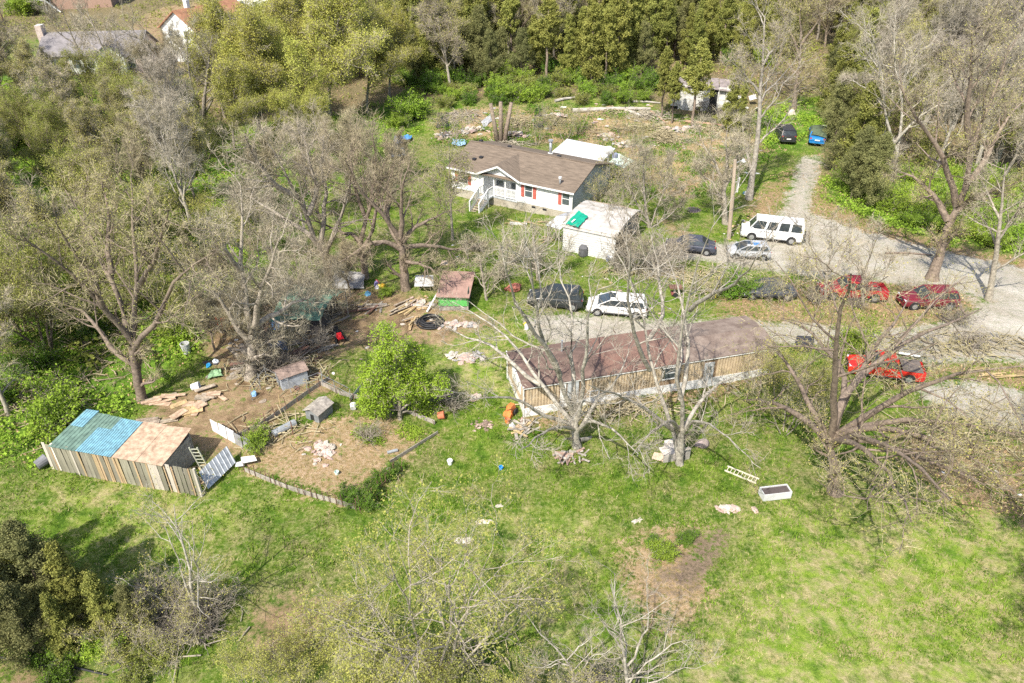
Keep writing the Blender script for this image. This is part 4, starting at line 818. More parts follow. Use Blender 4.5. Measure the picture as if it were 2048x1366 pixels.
for px, py, s in ((545,420,.95),(700,400,1.0),(610,350,.9),(770,420,.85),(500,470,.8),(720,330,.8),(560,520,.8),(455,640,.7),(600,590,.7),(560,640,.65),(700,590,.6),(430,700,.6),(520,720,.65),(600,665,.75),(445,665,.6),(660,640,.6),(640,440,.9),(800,360,.6)):
    plant('bare', px, py, s*.8, 'twiggy grey bare tree around the dirt yard and the lawn west of the white house', 'bare trees around the dirt yard', 1 if rp_.random() < .5 else 3)
CW = [(790,120),(850,185),(1100,178),(1230,175),(1330,130),(1480,130),(1560,150),(1600,-40),(1500,-55),(700,-55),(740,60)]
scatter('tall_cedar', CW, 60, .95, 'tall cedar with bare lower trunk in the dense wood behind the cleared slope', 'tall cedars behind the clearing', 3.5, seed=57)
scatter('cedar', CW, 165, 1.15, 'olive green cedar in the dense wood behind the cleared slope', 'cedars of the wood behind the clearing', 2.3, seed=7)
scatter('bare', CW, 45, 1.0, 'bare tree standing among the cedars behind the cleared slope', 'bare trees among the cedars', 4.5, seed=8)
scatter('yellow', CW, 9, .7, 'fresh green leafing tree among the cedars behind the cleared slope', 'leafing trees among the cedars', 6, seed=9)
scatter('bush', CW, 110, 1.3, 'leafy understorey bush among the cedars', 'understorey bushes among the cedars', 2.5, seed=58)
scatter('bud', CW, 26, .9, 'olive budding tree among the cedars behind the cleared slope', 'budding trees among the cedars', 4, seed=59)
for k, px in enumerate(range(795, 1570, 19)): plant('cedar' if k % 4 else 'tall_cedar', px+rp_.uniform(-8, 8), 140+rp_.uniform(-14, 26)-(18 if px > 1300 else 0), .95, 'olive cedar in the front row of the dense wood above the slope', 'front row cedars above the slope')
for k, px in enumerate(range(800, 1330, 24)): plant('bush', px+rp_.uniform(-9, 9), 172+rp_.uniform(-12, 12), 1.0, 'leafy bush at the feet of the front row cedars', 'bushes under the front row cedars')
scatter('bush', [(880,215),(880,180),(1180,190),(1300,170),(1300,215),(1080,208)], 20, .8, 'leafy bush along the foot of the cedar wood', 'bushes along the cedar wood', 2, seed=10)
for px, py, s, i, lab in ((825,240,1.35,0,'bright green bush at the top corner of the cleared slope'), (800,255,.9,0,'smaller bright green bush below the corner bush of the cleared slope'), (1012,200,1.2,0,'bright green bush directly above the sawn trunks'), (1052,205,1.1,0,'rounded bright green bush right of the sawn trunks'),
    (108,850,1.2,0,'bright green bush beside the blue roofed plank shed'), (360,670,.9,0,'green bush left of the red chairs'), (1450,588,.85,1,'dark leaved green bush over the hood of the dark hidden car'), (1482,588,.8,1,'dark green bush hiding the front of the dark car'),
    (935,565,.6,0,'small bright bush beside the green shed'), (512,890,.5,0,'small bright bush at the end of the sheet partition'), (735,905,.01,0,''), (735,1010,.45,1,'leafy vine bush on the front corner of the garden fence'), (705,1000,.5,1,'green vine clump on the inner corner of the garden fence'), (765,965,.45,1,'green vines on the cane row of the garden fence'),
    (1520,260,.9,1,'dark green shrub left of the black car on the clearing'), (60,30,1.9,0,'round bright green tree beside the deck of the far brick house'), (1700,700,.9,0,'yellow green vines over the hood of the wrecked red truck'), (775,590,.4,0,'little bright bush beside the coloured toy'), (1290,150,.01,0,'')):
    if s > .1: plant('bush', px, py, s, lab, None, i)
o = plant('bush', 1210, 152, .9, 'small purple pink blossoming shrub at the cedar wood edge', None, 2)
M_pink = leafmat('leaf_blossom', (.5, .3, .42), (.35, .2, .3)); 
for ch in o.children:
    if ch.name.startswith('leaves'): ch.data = ch.data.copy(); ch.data.materials[0] = M_pink
# garden tree in fresh leaf: several leafy masses of one crown
rs = np.random.RandomState(5); g0 = at(800, 835)
gt = hero('fresh_green_tree', 'lone bright lime green tree in full young leaf by the garden fence', [[(800,838),(800,800),(795,760),(792,715),(790,680)], [(798,820),(770,790),(750,765),(735,760)], [(802,820),(835,790),(855,770),(870,775)], [(798,800),(760,760),(765,720)], [(800,800),(825,750),(835,715)], [(800,820),(760,815),(735,800)], [(805,825),(840,820),(868,815)]], .13, 0, 80, leaf='lime', nleaf=48000, lsize=.1, dens=(12,9,6,3), depth=.16, tw=.3, jit=.11, reach=.62)
RW = [(1680,170),(1700,330),(1780,380),(1900,400),(2120,440),(2300,200),(2200,-55),(1560,-55)]
scatter('cedar', [(1655,160),(1700,150),(1745,420),(1665,395),(1650,280)], 12, 1.0, 'olive cedar lining the east side of the driveway', 'cedars along the driveway', 2.0, seed=11)
scatter('cedar', [(1560,100),(1680,120),(1700,250),(2100,200),(2150,-55),(1600,-55)], 50, 1.05, 'olive cedar in the eastern wood', 'cedars of the eastern wood', 4, seed=12)
scatter('bare', RW, 62, 1.08, 'tall pale bare tree in the eastern wood', 'bare trees of the eastern wood', 3.4, seed=13)
scatter('bud', RW, 56, 1.0, 'brownish budding tree in the eastern wood', 'budding trees of the eastern wood', 3.6, seed=14)
RB = [(1660,400),(1700,345),(1780,360),(2100,370),(2100,520),(1900,480),(1760,445)]
scatter('bush', RB, 46, .85, 'bright green bush in the thicket east of the driveway', 'bushes of the thicket by the driveway', 1.5, i=0, seed=15)
scatter('bush', RW, 40, .9, 'green bush on the floor of the eastern wood', 'bushes of the eastern wood', 2, seed=16)
scatter('shrub', [(1650,270),(1760,330),(1760,400),(1680,400)], 7, 1.0, 'bare grey shrub at the cedar row beside the driveway', 'bare shrubs by the driveway', 1.6, seed=17)
for px, py, s in ((1870,345,.9),(1945,360,1.0),(1990,330,1.1),(2040,400,.9),(1905,260,1.0)): plant('bare', px, py, s, 'bare tree rising from the thicket east of the driveway', 'bare trees over the thicket', 2)
# slope clearing
for px, py, s, lab in ((1322,238,.72,'slim cedar with bare pale trunk at the left end of the ruined building'), (1343,246,.78,'slim cedar with split trunk before the ruined building'), (1383,255,.85,'dark cedar with thick trunk before the ruined building'), (1475,270,.6,'low cedar right of the ruined building doorway'), (1455,265,.7,'leaning cedar beside the heap of wreckage')): plant('tall_cedar' if py < 256 else 'cedar', px, py, s, lab, None, 1)
scatter('shrub', [(1390,200),(1450,205),(1450,262),(1400,260)], 5, 1.0, 'brown bare shrub below the ruined building', 'bare shrubs below the ruined building', 1.5, seed=18)
scatter('small', [(850,280),(1240,300),(1300,420),(1500,350),(1500,300),(1280,260),(900,255)], 14, .75, 'thin bare sapling on the cleared slope', 'saplings on the cleared slope', 3, i=1, seed=19)
for px, py, s in ((1240,400,1.0),(1335,385,.9),(1215,340,.8),(1200,420,.7)): plant('small', px, py, s*1.2, 'bare brown sapling between the house end and the clearing', 'saplings by the house end', 1)
scatter('shrub', [(1220,500),(1350,500),(1345,560),(1230,560)], 5, 1.0, 'grey bare shrub below the open end of the metal garage', 'bare shrubs by the garage', 1.5, seed=20)
scatter('shrub', [(930,480),(1060,470),(1080,560),(960,590)], 5, .9, 'grey bare shrub on the lawn between the house and the green shed', 'bare shrubs on the house lawn', 2, seed=21)
scatter('shrub', [(1600,580),(1990,580),(2000,760),(1780,660),(1600,660)], 6, .8, 'brown bare shrub in the strip between the two gravel roads', 'bare shrubs between the gravel roads', 2, seed=22)
scatter('small', [(1350,560),(1620,560),(1620,640),(1400,640)], 3, .7, 'thin sapling in the grass strip by the gravel road', 'saplings in the grass strip', 2.2, i=1, seed=23)
for px, py, s in ((742,998,.4),(752,985,.42),(778,955,.4),(790,945,.35),(728,1012,.4)): plant('bush', px, py, s, 'small green vine bush on the cane row of the garden', 'vine bushes on the cane row', 1)
plant('bush', 1325, 1118, .42, 'low green weed clump in the middle of the straw patch', None, 0); plant('bush', 1300, 1090, .25, 'tiny weed tuft at the top of the straw patch', None, 1); plant('bush', 1375, 1085, .3, 'dark weed tuft between the straw and the dark soil', None, 1)
for px, py, s in ((885,800,1.0),(905,820,.8),(735,880,.8)): plant('shrub', px, py, s, 'dark bare shrub beside the lime green tree', 'bare shrubs by the lime green tree')
scatter('shrub', [(540,640),(660,600),(690,660),(560,780),(500,760)], 8, 1.0, 'tangled bare brush between the green canopy and the kennel', 'bare brush in the dirt yard', 1.6, seed=24)
scatter('small', [(1500,790),(1640,800),(1640,900),(1560,900)], 4, .9, 'thin budding sapling beside the huge spreading tree', 'saplings by the huge tree', 2.0, seed=25)
# lower left and bottom edge
for k_, (px, py, s) in enumerate(((50,1215,.86),(115,1235,.84),(-30,1200,.98),(20,1290,.72),(180,1255,.74),(80,1320,.6),(235,1280,.6),(-60,1310,.8),(150,1310,.6),(280,1270,.45))): plant('cedar', px, py, s*(1 if k_ % 2 else .8), 'dark olive cedar in the clump at the lower left corner', 'cedars at the lower left corner', 2 if k_ % 2 else 0)
scatter('small', [(180,1230),(400,1250),(430,1300),(300,1360),(150,1300)], 6, .6, 'budding sapling in the brush at the lower left', 'saplings at the lower left', 1.4, seed=26)
scatter('small', [(400,1330),(700,1300),(720,1420),(380,1430)], 5, .72, 'yellow budding sapling along the bottom edge of the lawn', 'yellow saplings along the lawn bottom', 1.2, i=0, seed=27)
scatter('small', [(700,1390),(1180,1390),(1180,1470),(680,1470)], 7, .7, 'low budding sapling at the foot of the lawn', 'saplings at the foot of the lawn', 1.2, seed=28)
scatter('shrub', [(300,1200),(430,1190),(440,1260),(330,1290)], 5, .9, 'dark bare shrub at the foot of the pale saplings', 'bare shrubs at the lower left', 1.0, seed=29)
scatter('bush', [(-40,1270),(330,1300),(300,1400),(-40,1330)], 9, .5, 'low green bush at the lower left corner', 'bushes at the lower left corner', 1.0, seed=30)
scatter('shrub', [(1150,1360),(1450,1400),(1400,1480),(1150,1470)], 5, .9, 'low bare shrub at the bottom of the straw patch', 'bare shrubs at the lawn bottom', 1.2, seed=31)
plant('bare', 2140, 1190, .95, 'bare spreading tree at the right edge above the lawn corner', None, 1); plant('bare', 2170, 1440, .9, 'bare tree at the lower right corner of the lawn', None, 1)
plant('bare', 2150, 960, .8, 'bare tree at the right edge below the gravel', None, 3)

# ------------------------------------------------------------ vehicles
M_tyre = mat('tyre_rubber', (.03, .03, .03), .85, .2, 8); M_rim = mat('wheel_rim', (.45, .46, .47), .35, .2, 8, metal=.6)
M_lamp = mat('lamp_clear', (.7, .72, .74), .15, .1, spec=.8); M_tail = mat('lamp_red', (.45, .02, .02), .25, .1, spec=.7); M_cg = mat('car_glass', (.045, .055, .06), .06, .3, 1.5, spec=1.0)
CARS = {  # L, W, H, belt height, hood height, greenhouse base (rear, front), roof (rear, front), wheel radius
 'sedan': (4.75, 1.82, 1.45, .95, .82, .13, .73, .29, .54, .32), 'hatch': (4.05, 1.7, 1.5, .95, .86, .03, .82, .11, .56, .3), 'minivan': (5.0, 1.95, 1.62, 1.0, .9, .02, .84, .07, .6, .33),
 'suv': (4.7, 1.88, 1.72, 1.08, 1.0, .02, .74, .09, .56, .37), 'pickup': (5.7, 1.95, 1.82, 1.12, 1.05, .36, .72, .4, .6, .39), 'van': (5.6, 2.0, 2.1, 1.2, 1.05, .01, .87, .03, .76, .37)}
def car(name, label, cat, kind, col, pos, head, paint=None, rimm=None, tilt=0, bedcol=None, s=.87):
    L, W, Hh, zb, zh, g0, g1, r0, r1, wr = CARS[kind]; P = paint or mat('paint_'+'_'.join('%02d' % int(c*99) for c in col), col, .28, .12, 2, spec=.6)
    t = thing(name, label, cat, (pos.x, pos.y, gz(pos.x, pos.y)), head); hw = W/2
    def top(f):   # height of the lower body at fraction f from the rear
        if kind == 'pickup' and f < g0: return zb
        if f > g1: return zh-(.16 if kind != 'van' else .3)*((f-g1)/(1-g1))**2+(zb-zh)*max(0, 1-(f-g1)/.06)
        if f < g0: return zb-.06*(1-f/g0) if g0 > .05 else zb
        return zb
    st = [0, .012, .05, .1, .2, .3, .36, .37, .45, .55, .65, .72, .78, .85, .92, .965, .99, 1.0]; V = []; F = []
    for f in st:
        e = 1-.16*max(0, (f-.86)/.14)**2-.08*max(0, (.08-f)/.08)**2; w = hw*e; zt = top(f); zl = .3+(.1 if f in (0, 1.0) else 0)
        if f in (0, 1.0): zt -= .16
        x = (f-.5)*L
        ring = [(w*.8, zl-.05), (w*.96, zl), (w, zl+.22), (w*.995, zt*.72), (w*.96, zt-.07), (w*.86, zt), (w*.45, zt+.025), (0, zt+.035)]
        full = [(x, y, z) for y, z in ring]+[(x, -y, z) for y, z in reversed(ring[:-1])]; V += full
    k = 15
    if kind == 'pickup':   # open load bed
        for i, f in enumerate(st):
            if .03 < f < .365:
                for j in (6, 7, 8): V[i*k+j] = (V[i*k+j][0], V[i*k+j][1]*1.6 if j != 7 else 0, .68)
    for i in range(len(st)-1):
        for j in range(k): F.append((i*k+j, i*k+(j+1) % k, (i+1)*k+(j+1) % k, (i+1)*k+j))
    F.append(tuple(reversed(range(k)))); F.append(tuple(range((len(st)-1)*k, len(st)*k)))
    b = link_mesh('body', V, F, P, t); 
    for p_ in b.data.polygons: p_.use_smooth = kind not in ('pickup',) and abs(p_.normal.x) < .9
    if kind == 'pickup': MB().box((.02-.5)*L, (g0-.5)*L, -hw*.74, hw*.74, .66, .7).build('load_bed', bedcol or M_black, t)
    X = lambda f: (f-.5)*L
    a, c, d, e = X(g0), X(g1), X(r0), X(r1); wb, wt = hw*.93, hw*.76; zt = Hh-.05
    g = MB().hexa([(a, -wb, zb-.04), (c, -wb, zb-.04), (c, wb, zb-.04), (a, wb, zb-.04), (d, -wt, zt), (e, -wt, zt), (e, wt, zt), (d, wt, zt)]); g.build('windows', M_cg, t)
    V = []; n = 6
    for z_, s_ in ((zt-.05, 1.04), (zt, 1.02), (Hh-.012, .9), (Hh, .6)):
        m_ = (d+e)/2; hx = (e-d)/2+.06
        for sx_, sy_ in ((-1, -1), (1, -1), (1, 1), (-1, 1)): V.append((m_+sx_*hx*(s_*.5+.5), sy_*wt*s_, z_))
    F = [(i*4+j, i*4+(j+1) % 4, (i+1)*4+(j+1) % 4, (i+1)*4+j) for i in range(3) for j in range(4)]+[(3, 2, 1, 0), (12, 13, 14, 15)]
    link_mesh('roof', V, F, P, t)
    pl = lambda f0, f1: [((X(f0)), (X(f1)))]
    pil = [(a, d), (c, e)]
    nb = {'sedan': 1, 'hatch': 2, 'minivan': 2, 'suv': 2, 'pickup': 1, 'van': 3}[kind]
    for i in range(nb): f = (i+1)/(nb+1); pil.append((a+(c-a)*(f*.92+.02), d+(e-d)*f*1.0))
    for s_ in (-1, 1):
        for i, (xb, xt) in enumerate(pil):
            w_ = .09 if i < 2 else .07
            if kind == 'van' and i != 1: w_ = .2
            MB().bar((xb, s_*(wb+.006), zb-.03), (xt, s_*(wt+.006), zt-.02), w_, .05).build('pillar', P, t)
        MB().bar((X(g0), s_*(wb+.008), zb-.0), (X(g1)-.1, s_*(wb+.008), zb-.0), .04, .07).build('belt_trim', P, t)
        mr = MB().box(c-.35, c-.2, s_*(wb+.02)-.02 if s_ > 0 else s_*(wb+.16), s_*(wb+.16) if s_ > 0 else s_*(wb+.02)+.02, zb+.0, zb+.15).build('mirror', P, t)
        MB().box(X(.965), X(.993), s_*hw*.66-.16, s_*hw*.66+.16, zh-.27, zh-.13).build('headlight', M_lamp, t)
        MB().box(X(.004), X(.02), s_*hw*.78-.1, s_*hw*.78+.1, zb-.28, zb-.04).build('tail_light', M_tail, t)
        for f in (.17 if kind != 'pickup' else .2, .81):
            x = X(f); w = thing('wheel', None, None); w.parent = t
            w.location = (x, s_*(hw-.1), wr); 
            MB().tube([(0, -.11, 0), (0, .11, 0)], wr, 18).build('tyre', M_tyre, w); MB().tube([(0, s_*.1-.02, 0), (0, s_*.1+.02, 0)], wr*.62, 12).build('rim', rimm or M_rim, w)
            MB().tube([(x, s_*(hw-.06)-.02*s_, wr+.03), (x, s_*(hw-.0), wr+.03)], wr+.07, 18).build('wheel_arch', M_black, t)
    MB().box(X(0)-.04, X(0)+.06, -hw*.86, hw*.86, .34, .54).build('bumper', P if kind not in ('van', 'pickup') else M_black, t)
    MB().box(X(1)-.09, X(1)+.05, -hw*.78, hw*.78, .32, .5).build('bumper', P if kind not in ('van', 'pickup') else M_black, t)
    MB().box(X(1)-.03, X(1)+.03, -hw*.42, hw*.42, .56, zh-.2).build('grille', M_black, t)
    MB().box(X(0)-.03, X(0)+.01, -.26, .26, .62, .74).build('number_plate', M_trim, t)
    nd = {'sedan': (.42, .66), 'hatch': (.4, .66), 'minivan': (.38, .66), 'suv': (.4, .63), 'pickup': (.38, .55, .7), 'van': (.52, .66)}[kind]
    for s_ in (-1, 1):
        for f in nd: MB().box(X(f)-.012, X(f)+.012, s_*hw-.012, s_*hw+.004, .45, zb-.12).build('door_seam', M_black, t)
        for f in nd[:-1] if kind != 'van' else nd: MB().box(X(f)+.08, X(f)+.24, s_*hw-.01, s_*hw+.02, zb-.24, zb-.19).build('door_handle', M_black, t)
        MB().bar((X(.24), s_*(hw-.0), .36), (X(.74), s_*(hw-.0), .36), .03, .09).build('sill', M_black, t)
    t.scale = (s, s, s)
    return t
def park(fw, rw, W=1.85):
    a, b = at(*fw), at(*rw); d = (a-b); h = math.atan2(d.y, d.x); m_ = (a+b)/2; n = Vector((-math.sin(h), math.cos(h), 0))
    if n.y < 0: n = -n
    return m_+n*(W/2-.05), h
p, h = park((1504, 481), (1576, 491), 2.0); van = car('passenger_van', 'long white passenger van parked at the foot of the driveway', 'van', 'van', (.82, .82, .81), p, h, rimm=M_rim, s=.93)
lt_ = MB(); r = random.Random(3); x = 1.35
while x > -1.2:
    w = r.uniform(.05, .13); lt_.box(x-w, x, .996, 1.004, 1.02, 1.08); x -= w+r.choice((.03, .03, .1))
lt_.build('lettering', M_black, van)
MB().tube([(-2.85, .45, .95), (-3.02, .45, .95)], .36, 16).build('spare_tyre', M_tyre, van)
p, h = park((1470, 519), (1525, 524), 1.7); c_ = car('silver_hatchback', 'small silver hatchback parked right below the white van', 'car', 'hatch', (.42, .43, .44), p, h)
MB().box(-.1, .35, -.35, .35, 1.502, 1.515).build('sunroof', M_cg, c_); MB().box(-.9, -.3, .0, .6, 1.503, 1.512).build('blue_cloth', mat('faded_blue', (.1, .25, .5), .5), c_)
p, h = park((1351, 505), (1407, 512), 1.82); car('dark_sedan', 'dark blue grey sedan with bright window trim left of the utility pole', 'car', 'sedan', (.06, .065, .09), p, h)
p, h = park((1198, 634), (1264, 640), 1.95); c_ = car('white_minivan', 'white minivan with dirty hood on the lower gravel road', 'car', 'minivan', (.72, .71, .69), p, h); MB().box(.15, .75, -.4, .4, 1.612, 1.63).build('sunroof', M_cg, c_)
p, h = park((1076, 617), (1140, 625), 1.9); car('black_suv', 'black sport utility car parked left of the white minivan', 'car', 'suv', (.03, .035, .035), p, h)
p, h = park((1508, 602), (1567, 604), 1.8); car('dark_grey_car', 'dark grey car half hidden under the dark green bush', 'car', 'sedan', (.08, .085, .1), p, h)
p, h = park((1666, 602), (1748, 608), 1.95); car('red_pickup', 'red pickup truck in the strip between the gravel roads', 'pickup truck', 'pickup', (.36, .025, .03), p, h, bedcol=mat('bed_brown', (.14, .09, .08), .9))
p, h = park((1832, 622), (1893, 622), 1.88); car('maroon_suv', 'dark maroon sport utility car at the foot of the massive leaning tree', 'car', 'suv', (.17, .018, .03), p, h)
p, h = park((1722, 758), (1818, 771), 1.95); c_ = car('wrecked_red_truck', 'bright red crew cab truck with rusty bed and vines over its hood', 'pickup truck', 'pickup', (.55, .025, .018), p, h, s=.8, bedcol=mat('bed_rusty', (.17, .14, .12), .95))
MB().box(-2.6, -1.1, -.95, .95, 1.13, 1.16).build('bed_cover', mat('bed_rusty', (.17, .14, .12)), c_)
for px, py in ((1805, 713), (1827, 717)):
    p = at(px, py); single('white_pipe', MB().tube([(-.35, 0, .25), (.35, -.05, .25)], .07, 8), M_trim, 'short white pipe behind the roof of the wrecked red truck' if px < 1810 else 'shorter white pipe behind the bed of the wrecked red truck', 'pipe', p, -.2)
p = at(1568, 277); car('black_car', 'black car seen from behind on the grassy clearing', 'car', 'suv', (.035, .035, .04), p, R_(84), s=.95)
p = at(1633, 280); bc = car('covered_blue_car', 'bright blue car under a green brown cover at the top of the driveway', 'car', 'sedan', (.02, .2, .5), p, R_(70), s=1.0)
L_ = 4.75; V = []; F = []; secs = [(-.4, 1.02, 1.04), (-.34, 1.02, 1.14), (-.22, .98, 1.5), (-.02, .93, 1.6), (.1, .93, 1.59), (.24, 1.0, 1.24), (.36, 1.02, 1.08), (.5, 1.0, .95), (.515, .95, .4)]
rr_ = random.Random(5)
for f, w, z in secs:
    for j in range(9):
        a = -math.pi/2+math.pi*j/8; y = math.sin(a); yy = math.copysign(abs(y)**.45, y)*w*1.0 if y else 0; zz = (.45+(z-.45)*max(0, math.cos(a))**.35)*rr_.uniform(.98, 1.03)+.03
        V.append((f*L_+rr_.uniform(-.03, .03)+(.45*yy if f < -.33 else 0), yy*1.0, zz if f < .51 else zz*.7))
for i in range(len(secs)-1):
    for j in range(8): F.append((i*9+j, i*9+j+1, (i+1)*9+j+1, (i+1)*9+j))
cv = link_mesh('car_cover', V, F, mat('cover_olive', (.1, .13, .075), .85, .3, 2.5), bc, True)

# ------------------------------------------------------------ far houses
def far_house(name, label, px, py, rz, w, d, h, rise_, wallm, roofm, along=True):
    p = at(px, py); t = thing(name, label, 'house', (p.x, p.y, gz(p.x, p.y)), rz)
    MB().box(0, w, 0, d, -.5, h).build('wall', wallm, t)
    if along:
        MB().prismx([(0, h), (d, h), (d/2, h+rise_)], 0, w).build('gable', wallm, t)
        MB().slab([(-.4, -.5, h-.15), (w+.4, -.5, h-.15), (w+.4, d/2, h+rise_+.1), (-.4, d/2, h+rise_+.1)], .15).build('roof', roofm, t)
        MB().slab([(w+.4, d+.5, h-.15), (-.4, d+.5, h-.15), (-.4, d/2, h+rise_+.1), (w+.4, d/2, h+rise_+.1)], .15).build('roof', roofm, t)
    else:
        MB().prism([(0, h), (w, h), (w/2, h+rise_)], 0, d).build('gable', wallm, t)
        MB().slab([(-.5, d+.4, h-.15), (-.5, -.4, h-.15), (w/2, -.4, h+rise_+.1), (w/2, d+.4, h+rise_+.1)], .15).build('roof', roofm, t)
        MB().slab([(w+.5, -.4, h-.15), (w+.5, d+.4, h-.15), (w/2, d+.4, h+rise_+.1), (w/2, -.4, h+rise_+.1)], .15).build('roof', roofm, t)
    return t
M_brick = brickmat('pale_brick', (.62, .5, .44), (.52, .38, .33), (.6, .56, .52), 1, .3, .12, .015); M_rbr = mat('roof_red_brown', (.38, .19, .11), .9, .25, 1.2)
hA = far_house('brick_house', 'brick and white house with grey shingle roof and tall end chimney beyond the trees', 92, 152, .12, 14.5, 9, 3.0, 2.4, M_brick, M_roofgrey)
MB().box(-1.0, -.1, 3.6, 5.1, -.4, 6.6).build('chimney', M_brick, hA)
MB().box(4, 9.6, -.06, -.003, .2, 2.8).build('wall_panel', M_white, hA)
for x in (2, 5, 7.2, 11, 13): window(hA, x, 1.0, 2.3, 1.1, -.07)
MB().prism([(8.2, 2.9), (12.8, 2.9), (10.5, 4.6)], -1.6, 2.5).build('gable', M_white, hA)
MB().slab([(7.9, 2.4, 2.8), (7.9, -1.9, 2.8), (10.5, -1.9, 4.75), (10.5, 2.4, 4.75)], .12).build('roof', M_roofgrey, hA); MB().slab([(13.1, -1.9, 2.8), (13.1, 2.4, 2.8), (10.5, 2.4, 4.75), (10.5, -1.9, 4.75)], .12).build('roof', M_roofgrey, hA)
MB().box(8.4, 12.6, -1.5, -.02, -.4, 2.9).build('wall', M_white, hA)
hB = far_house('white_gabled_house', 'tall white gabled house with red brown roof among the far trees', 338, 120, -.45, 7.5, 13, 5.2, 2.6, M_white, M_rbr, False)
for x, z in ((2, 1), (5.3, 1), (2, 3.6), (5.3, 3.6)): window(hB, x, z, z+1.3, 1.0, -.01)
MB().bar((3.5, 3, 7.5), (3.5, 3, 9.0), .7).build('chimney', M_white, hB)
hC = far_house('white_house', 'white sided house cut by the top edge right of the red brown roof', 470, 22, -.3, 16, 9, 5.0, 2.5, M_white, M_rbr)
for x in (2, 5, 9, 13): window(hC, x, 3.0, 4.4, 1.0, -.01); window(hC, x, .6, 2.0, 1.0, -.01)
hD = far_house('deck_house', 'brown brick house with white deck stairs at the top left corner', 60, 22, .15, 16, 9, 5, 2.4, mat('brown_brick', (.36, .24, .18), .9, .2, 4), M_roofgrey)
window(hD, 3, 3, 4.2, 1.6, -.01); window(hD, 9, 3, 4.2, 1.6, -.01)
MB().box(.5, 4.5, -3, -.02, 2.2, 2.35).build('deck', M_trim, hD)
for x in (.6, 4.4): 
    for y in (-2.9, -.2): MB().box(x-.09, x+.09, y-.09, y+.09, -.5, 3.3).build('post', M_trim, hD)
MB().bar((.5, -2.95, 3.3), (4.5, -2.95, 3.3), .1).build('rail', M_trim, hD); MB().bar((4.5, -2.9, 2.3), (6.9, -2.9, .1), .1, .3).build('stair_stringer', M_trim, hD)
# ruined building on the slope
RU = Frame((1340, 216), (1462, 226)); ru = thing('ruined_building', 'collapsing white panelled building with black doorway behind the bare cedars', 'building', RU.A, RU.a); rl = RU.L
M_peel = mat('peeling_white', (.68, .67, .62), .8, .35, 2.2, col2=(.34, .33, .3)); n_ = 8
for i in range(n_):
    if i == 5: continue
    hh = 3.0+.25*math.sin(i*2.1); o = MB().box(rl*i/n_+.01, rl*(i+1)/n_-.02, -.03, .03, -.3 if i % 3 else .5, hh).build('panel', M_peel, ru); o.rotation_euler = (R_(rs_.uniform(-3, 3)), R_(rs_.uniform(-1, 1)), 0)
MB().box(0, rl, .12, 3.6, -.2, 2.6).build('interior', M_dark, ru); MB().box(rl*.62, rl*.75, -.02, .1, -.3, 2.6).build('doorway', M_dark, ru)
for x in (rl*.615, rl*.755): MB().box(x-.07, x+.07, -.09, .1, -.3, 2.8).build('door_frame', M_peel, ru)
for i in range(4): o = MB().slab([(rl*i/4, -.4, 3.05), (rl*(i+1)/4-.05, -.4, 3.0), (rl*(i+1)/4-.05, 4, 3.5), (rl*i/4, 4, 3.4)], .08).build('roof_sheet', mat('roof_old_grey', (.32, .27, .25), .95, .4, 2), ru); o.rotation_euler = (R_(rs_.uniform(-3, 2)), R_(rs_.uniform(-2, 2)), 0)
MB().bar((rl*.4, -.5, .9), (rl*.62, -.4, 1.5), .1).build('fallen_beam', M_woodgrey, ru)
wr_ = at(1480, 218); t = thing('wreckage_heap', 'heap of white torn panels right of the ruined building', 'wreckage', wr_, 0)
for i in range(13):
    w, d = rs_.uniform(.5, 1.5), rs_.uniform(.4, 1.1); o = MB().box(-w/2, w/2, -d/2, d/2, -.02, .02).build('panel', M_peel, t); o.location = (rs_.uniform(-1.9, 1.9), rs_.uniform(-1.5, 1.5), rs_.uniform(.3, 1.9)); o.rotation_euler = (rs_.uniform(-.9, .9), rs_.uniform(-.7, .7), rs_.uniform(0, 3))
t.location.z -= .1

# ------------------------------------------------------------ sheds, kennels and clutter of the dirt yard
def shed_green():
    p = at(878, 622); t = thing('small_shed', 'small shed with brown sloping roof and bright green front sheet', 'shed', p, R_(-2))
    w, d, h = 2.2, 2.3, 1.7
    MB().box(0, w, 0, .05, .45, 1.25).build('green_sheet', mat('sheet_green', (.13, .48, .12), .6, .2, 4), t)
    MB().box(.0, w, .06, .1, .0, 1.35).build('wall', M_woodgrey, t); MB().box(w-.05, w, .1, d, 0, 1.6).build('side_wall', mat('side_dark_green', (.07, .12, .09), .8), t); MB().box(0, .05, .1, d, 0, 1.6).build('side_wall', M_woodgrey, t)
    MB().slab([(-.15, -.25, 1.35), (w+.1, -.25, 1.3), (w+.35, d+.2, 2.0), (.1, d+.2, 2.05)], .06).build('roof', mat('roof_pinkish_brown', (.34, .215, .175), .9, .2, 1.5), t)
    for x in (.05, w-.1): MB().box(x, x+.08, .0, .08, -.2, 1.3).build('post', M_woodgrey, t)
shed_green()
def flat(name, pts, th_, mm, label, cat, z=.1, amp=0, seed=1, group=None):
    q = [at(*p_) for p_ in pts]; zz = z if hasattr(z, '__len__') else [z]*4; c = q[0].copy()
    q = [a-c+Vector((0, 0, b)) for a, b in zip(q, zz)]
    if amp: return single(name, cloth(q, 8, 6, amp, seed, th_, .08), mm, label, cat, c, 0, group)
    return single(name, MB().slab(q, th_), mm, label, cat, c, 0, group)
flat('white_table_sheet', [(830,588),(868,588),(868,566),(832,566)], .05, M_metalw, 'white sheet table against the left side of the small green shed', 'table', .7)
p = at(865, 625); single('white_pipe', MB().tube([(0, 0, .1), (.75, 1.6, .9)], .07, 8), M_trim, 'white pipe leaning from the rubble to the green sheet shed', 'pipe', at(854, 626))
M_tg = mat('canopy_green', (.11, .21, .155), .85, .3, 1.5, col2=(.07, .13, .1))
